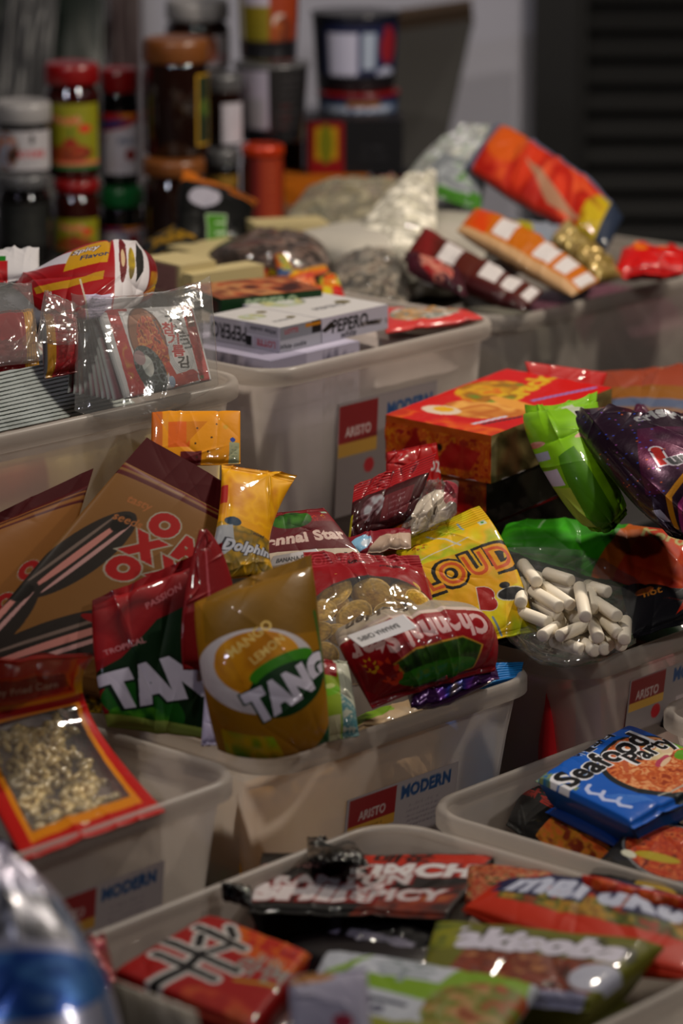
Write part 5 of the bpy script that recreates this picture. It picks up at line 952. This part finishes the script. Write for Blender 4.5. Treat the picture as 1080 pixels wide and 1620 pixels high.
# heap of small sweets behind the cartons
def stk(P, th, c1, c2, c3, lb_, seed, cat='candy stick packet', nm='candy_packet'):
    def f(a): a.bg(c1); a.rect(0, 0, 1, .3, c2); a.food(a.mpoly([(.2, .2), (.8, .2), (.8, .8), (.2, .8)]), [c1, c3, c2], 8, seed)
    pack(nm, lb_, cat, P, f, th=th, wr=.003, seed=seed, back=c2, res=60, zig=0, mt='film')
stk([[(430, 500, 3.72), (530, 492, 3.74)], [(440, 445, 3.80), (525, 455, 3.82)]], .02, 'a89a1c', 'a07c14', 'a02818', 'yellow and red sweet packet right behind the white cartons', 180)
stk([[(425, 485, 3.78), (500, 450, 3.82)], [(432, 470, 3.80), (494, 430, 3.86)]], .018, 'a84434', 'b0643c', 'c08c70', 'salmon pink stick packet pointing up to the right', 181)
stk([[(370, 475, 3.80), (520, 430, 3.88)], [(372, 465, 3.82), (515, 420, 3.9)]], .012, 'a8781c', 'a84c14', 'b0941c', 'long orange stick packet lying across the sweets', 182)
stk([[(345, 470, 3.84), (445, 450, 3.88)], [(352, 440, 3.88), (440, 424, 3.92)]], .02, 'a08c1c', '84301c', '6c2414', 'yellow and brown stick packet beside the oval cookie bag', 183)
stk([[(440, 440, 3.85), (470, 445, 3.86)], [(432, 404, 3.9), (450, 402, 3.9)]], .015, 'a85c28', '3c4c6c', '8c9c3c', 'small orange and blue twisted sweet among the sticks', 184, 'sweet', 'wrapped_sweet')
stk([[(500, 480, 3.80), (545, 470, 3.82)], [(505, 440, 3.86), (530, 436, 3.88)]], .02, 'a09a24', 'a01c18', 'b05014', 'yellow sweet packet with a red stripe, rightmost of the sweets', 185)
def a_ov(a):
    a.bg('4a3c38'); a.food(a.ones, ['3c302c', '6a5850', '2c2422', '7c6c64', '4c2c24'], 7, 3); a.clear(a.ones, .85)
pack('cookie_bag', 'flat clear bag of dark brown cookies lying above the sweet sticks', 'cookie bag', [[(345, 425, 3.94), (430, 432, 3.90), (515, 445, 3.92)], [(330, 405, 3.98), (430, 400, 3.94), (518, 405, 3.98)], [(380, 378, 4.04), (440, 372, 4.04), (490, 380, 4.04)]], a_ov, th=.04, e=2, ev=2, wr=.005, seed=186, back='3c302c', mt='window', res=110, seal=(0, 0), zig=0, flat=.6)
def wafer(px, py, d, la, lb, h, lb_, th=50, c='a89c78', lt=None):
    def f(a): a.bg(c)
    def f2(a):
        a.bg(c)
        if lt: a.rect(.1, .1, .9, .9, '846460'); a.small(.5, .8, .05, 5, '6a4a4a', wd=.6)
    carton('wafer_block', lb_, 'wafer pack', at(px, py, d), th, la, lb, h, f, f2, f, 24)
wafer(285, 470, 3.75, .05, .07, .035, 'cream wafer block with a pinkish printed end', lt=1)
wafer(305, 478, 3.74, .10, .03, .03, 'cream wafer block beside the green carton')
wafer(330, 430, 3.98, .09, .08, .02, 'cream wafer block left of the cookie bag')
wafer(405, 378, 4.08, .09, .05, .016, 'small cream wafer block above the cookie bag', 75)
wafer(265, 432, 3.92, .09, .05, .012, 'thin cream wafer block behind the pinkish one', 60)
def a_bp(a):
    a.bg('0f1010'); a.rect(0, .82, 1, 1, '9c5c14'); a.ell(.30, .60, .20, .17, '8c8a94'); a.text('E', .45, .17, .34, '3c6c14', bold=.06, out='8c9c84', ow=.04); a.rect(.6, .86, .9, .95, '3a240c'); a.line([(.62, .76), (1, .72)], .06, '9c5c14')
pack('snack_packet', 'black packet with an orange top band, white blob and green lettering', 'snack packet', [[(290, 395, 4.06), (400, 385, 4.12)], [(280, 330, 4.10), (398, 345, 4.16)], [(290, 268, 4.16), (408, 318, 4.20)]], a_bp, th=.03, wr=.004, seed=190, back='0f1010', res=110, seal=(0, .04), fr=(3, 3))
def a_yd(a): a.bg('15181c'); a.food(a.mpoly([(.1, .1), (.9, .1), (.9, .9), (.1, .9)]), ['15181c', '8c6c18', '15181c', '15181c'], 7, 3); a.rect(0, 0, 1, .2, '7c6c18')
pack('snack_packet', 'dark packet with yellow streaks beside the cream wafers', 'snack packet', [[(228, 440, 4.0), (330, 420, 4.04)], [(222, 385, 4.08), (305, 345, 4.12)]], a_yd, th=.03, wr=.004, seed=191, back='15181c', res=70)
def puff(lb_, P, seed, th=.05, cov=.35, pal=('a8a294', '8c8678', 'b8b4a8', '78746a'), wr=.009):
    def f(a): a.bg('a8a294'); a.food(a.ones, list(pal), 11, seed); a.clear(a.ones, cov); m = vn(a.h, a.w, 8*a.asp, 8, seed+1, 2) > .52; a.clear(m, min(1, cov+.45))
    pack('clear_bag', lb_, 'clear bag', P, f, th=th, e=2, ev=2, wr=wr, warp=.006, seed=seed, back=pal[1], mt='window', res=110, seal=(0, .03), zig=0, fr=(4, 4))
puff('clear bag of whitish sweets between the cookie bag and the big heap', [[(450, 400, 4.12), (640, 410, 4.10)], [(455, 340, 4.2), (650, 330, 4.2)], [(520, 290, 4.3), (630, 280, 4.3)]], 192, .05, .45, ('8c8674', '78725f', '98927f', '605c50'))
puff('dark clear bag of brown sweets right of the sweet packets', [[(515, 500, 3.84), (650, 490, 3.90)], [(515, 450, 3.92), (640, 430, 3.98)], [(530, 412, 4.0), (620, 400, 4.05)]], 193, .05, .5, ('5c544c', '3c3834', '8c8478', '6a6058'))
puff('clear bag with a pink and yellow print behind the whitish sweets', [[(520, 350, 4.4), (650, 345, 4.4)], [(520, 285, 4.45), (640, 285, 4.45)]], 194, .04, .6, ('9c8c8c', 'a07078', 'a8983c', '8c8c84'))
# ------------------------------------------------------------------ big heap in the bin by the shutter
puff('bulging clear bag of white pieces at the left end of the big heap', [[(560, 440, 4.02), (690, 455, 3.95)], [(570, 370, 4.10), (690, 340, 4.08)], [(640, 300, 4.16), (690, 270, 4.18)]], 200, .06, .55, ('c8c4b4', 'a8a498', 'dcd8cc', 'b8b4a8'), .010)
puff('upper white and clear bag standing at the top left of the heap', [[(620, 340, 4.22), (760, 330, 4.22)], [(640, 285, 4.24), (770, 270, 4.24)], [(700, 215, 4.30), (775, 190, 4.30)]], 201, .04, .25, ('b8b8b0', 'c8c8d0', '8c988c', 'b0b0a8'), .010)
stk([[(655, 300, 4.18), (760, 335, 4.16)], [(700, 240, 4.24), (765, 262, 4.22)]], .012, '6c7074', '3a6a1c', '8c9094', 'grey packet with green stripes under the upper clear bag', 202, 'snack packet', 'snack_packet')
def a_big(a):
    a.bg('9c2a1c'); a.food(a.mpoly([(.02, .06), (.95, .06), (.95, .85), (.02, .85)]), ['a83820', '8c1c14', 'b0502c', 'a02c1c'], 9, 4); a.put(a.mpoly([(.30, .55), (.42, .50), (.80, .12), (.55, .10)]), '8c6c58'); a.food(a.mell(.88, .22, .12, .25), ['8c7c14', 'a08c1c', '6c3c14'], 7, 3); a.rect(0, .85, 1, 1, '5c5c70'); a.rect(.9, 0, 1, 1, '2c3444'); a.ell(.15, .7, .12, .15, 'a8501c'); a.rect(0, 0, .05, 1, '54586c')
pack('snack_bag', 'large red bag with a yellow corner leaning at the top of the heap', 'snack bag', [[(735, 265, 4.20), (850, 335, 4.12), (960, 395, 4.06)], [(785, 195, 4.26), (890, 260, 4.2), (985, 345, 4.12)]], a_big, th=.035, wr=.005, seed=203, back='5c6070', res=150, seal=(0, 0), zig=0, mt='film')
def a_gd(a): a.bg('a08c5c'); a.food(a.ones, ['a08c5c', 'b8a878', '84703c', 'a08c60'], 12, 4)
pack('snack_bag', 'narrow gold foil bag sloping down below the large red bag', 'snack bag', [[(870, 380, 4.02), (945, 445, 3.94)], [(895, 350, 4.06), (985, 440, 3.98)]], a_gd, th=.035, wr=.006, seed=204, back='98865a', res=90, seal=(0, 0), mt='foil')
def a_bl(a): a.bg('4c5c74'); a.food(a.mell(.3, .6, .25, .3), ['8c8420', '4c5c74', 'a09428'], 6, 3); a.rect(.5, 0, 1, 1, '747a84')
pack('snack_bag', 'blue-grey packet with a yellow mark behind the orange bar packets', 'snack packet', [[(780, 400, 4.06), (925, 440, 4.0)], [(790, 345, 4.12), (890, 355, 4.1)]], a_bl, th=.02, wr=.004, seed=205, back='5c6474', res=80)
def a_bar(c1, c2, c3):
    def f(a):
        a.bg(c1); a.rect(0, 0, 1, .22, c3); a.food(a.mpoly([(0, .2), (.2, .2), (.2, 1), (0, 1)]), [c1, c2, c1], 5, 3)
        for x0, x1 in ((.24, .38), (.58, .72), (.76, .86), (.92, .99)): a.rect(x0, .3, x1, .88, 'aca8a8')
    return f
pack('bar_packet', 'long orange bar packet with white panels', 'bar packet', [[(722, 366, 3.98), (812, 420, 3.93), (905, 470, 3.88)], [(752, 330, 4.02), (850, 378, 3.98), (948, 446, 3.92)]], a_bar('9c5c10', 'a83c0c', 'a08464'), th=.024, wr=.003, seed=206, back='a07848', res=150, seal=(.0, .0), zig=0)
pack('bar_packet', 'long dark brown bar packet with white panels, in front of the orange one', 'bar packet', [[(636, 412, 3.96), (730, 455, 3.90), (828, 492, 3.86)], [(672, 358, 4.0), (760, 412, 3.95), (858, 462, 3.9)]], a_bar('4c2018', '6c2020', '3c1014'), th=.024, wr=.003, seed=207, back='4c1c18', res=150, seal=(.0, .0), zig=0)
pack('snack_packet', 'small deep red packet lying low beside the brown bar packet', 'snack packet', [[(645, 430, 3.90), (740, 470, 3.86)], [(640, 398, 3.94), (725, 425, 3.92)]], lambda a: a.bg('3c1420').food(a.mell(.5, .5, .3, .35), ['7c1c20', 'a87868', '3c1420', '5c7c84'], 6, 3), th=.02, wr=.004, seed=208, back='3c1420', res=70)
pack('snack_packet', 'bright red packet in the back bin at the right edge', 'snack packet', [[(970, 440, 3.98), (1085, 430, 3.98)], [(985, 392, 4.06), (1095, 400, 4.06)]], lambda a: a.bg('a01010').food(a.mell(.4, .7, .3, .15), ['a01010', 'b0701c', 'a83020'], 6, 3), th=.03, wr=.005, seed=209, back='8c0c0c', res=80)
wall_fill(RB, 'A', .02, .20, .03, .20, .05, '4c3c38', 'dark brown bag behind the left part of the back bin wall', '6a5850', 210)
wall_fill(RB, 'A', .20, .38, .02, .20, .05, '5c2c3c', 'dull maroon bag behind the right part of the back bin wall', '3c3034', 211)
under(RB, [(.13, .13, 0, 'brown bag at the bottom left of the back bin'), (.32, .12, 0, 'dark bag at the bottom right of the back bin'), (.12, .12, 1, 'grey bag under the brown bar packet'), (.32, .12, 1, 'mauve bag under the orange bar packet'), (.20, .26, 0, 'grey-green bag at the back of the back bin'), (.20, .26, 1, 'grey bag under the large red bag'), (.20, .26, 2, 'whitish bag propping up the large red bag'), (.08, .28, 2, 'white bag propping up the upper clear bag')], None, [('4c3c34',), ('2c2828',), ('6a6860',), ('6c4c58',), ('4a544c',), ('787470',), ('98948c',), ('a09c94',)], th=.09, w=.18, d=.17, name='snack_bag', cat='snack bag')
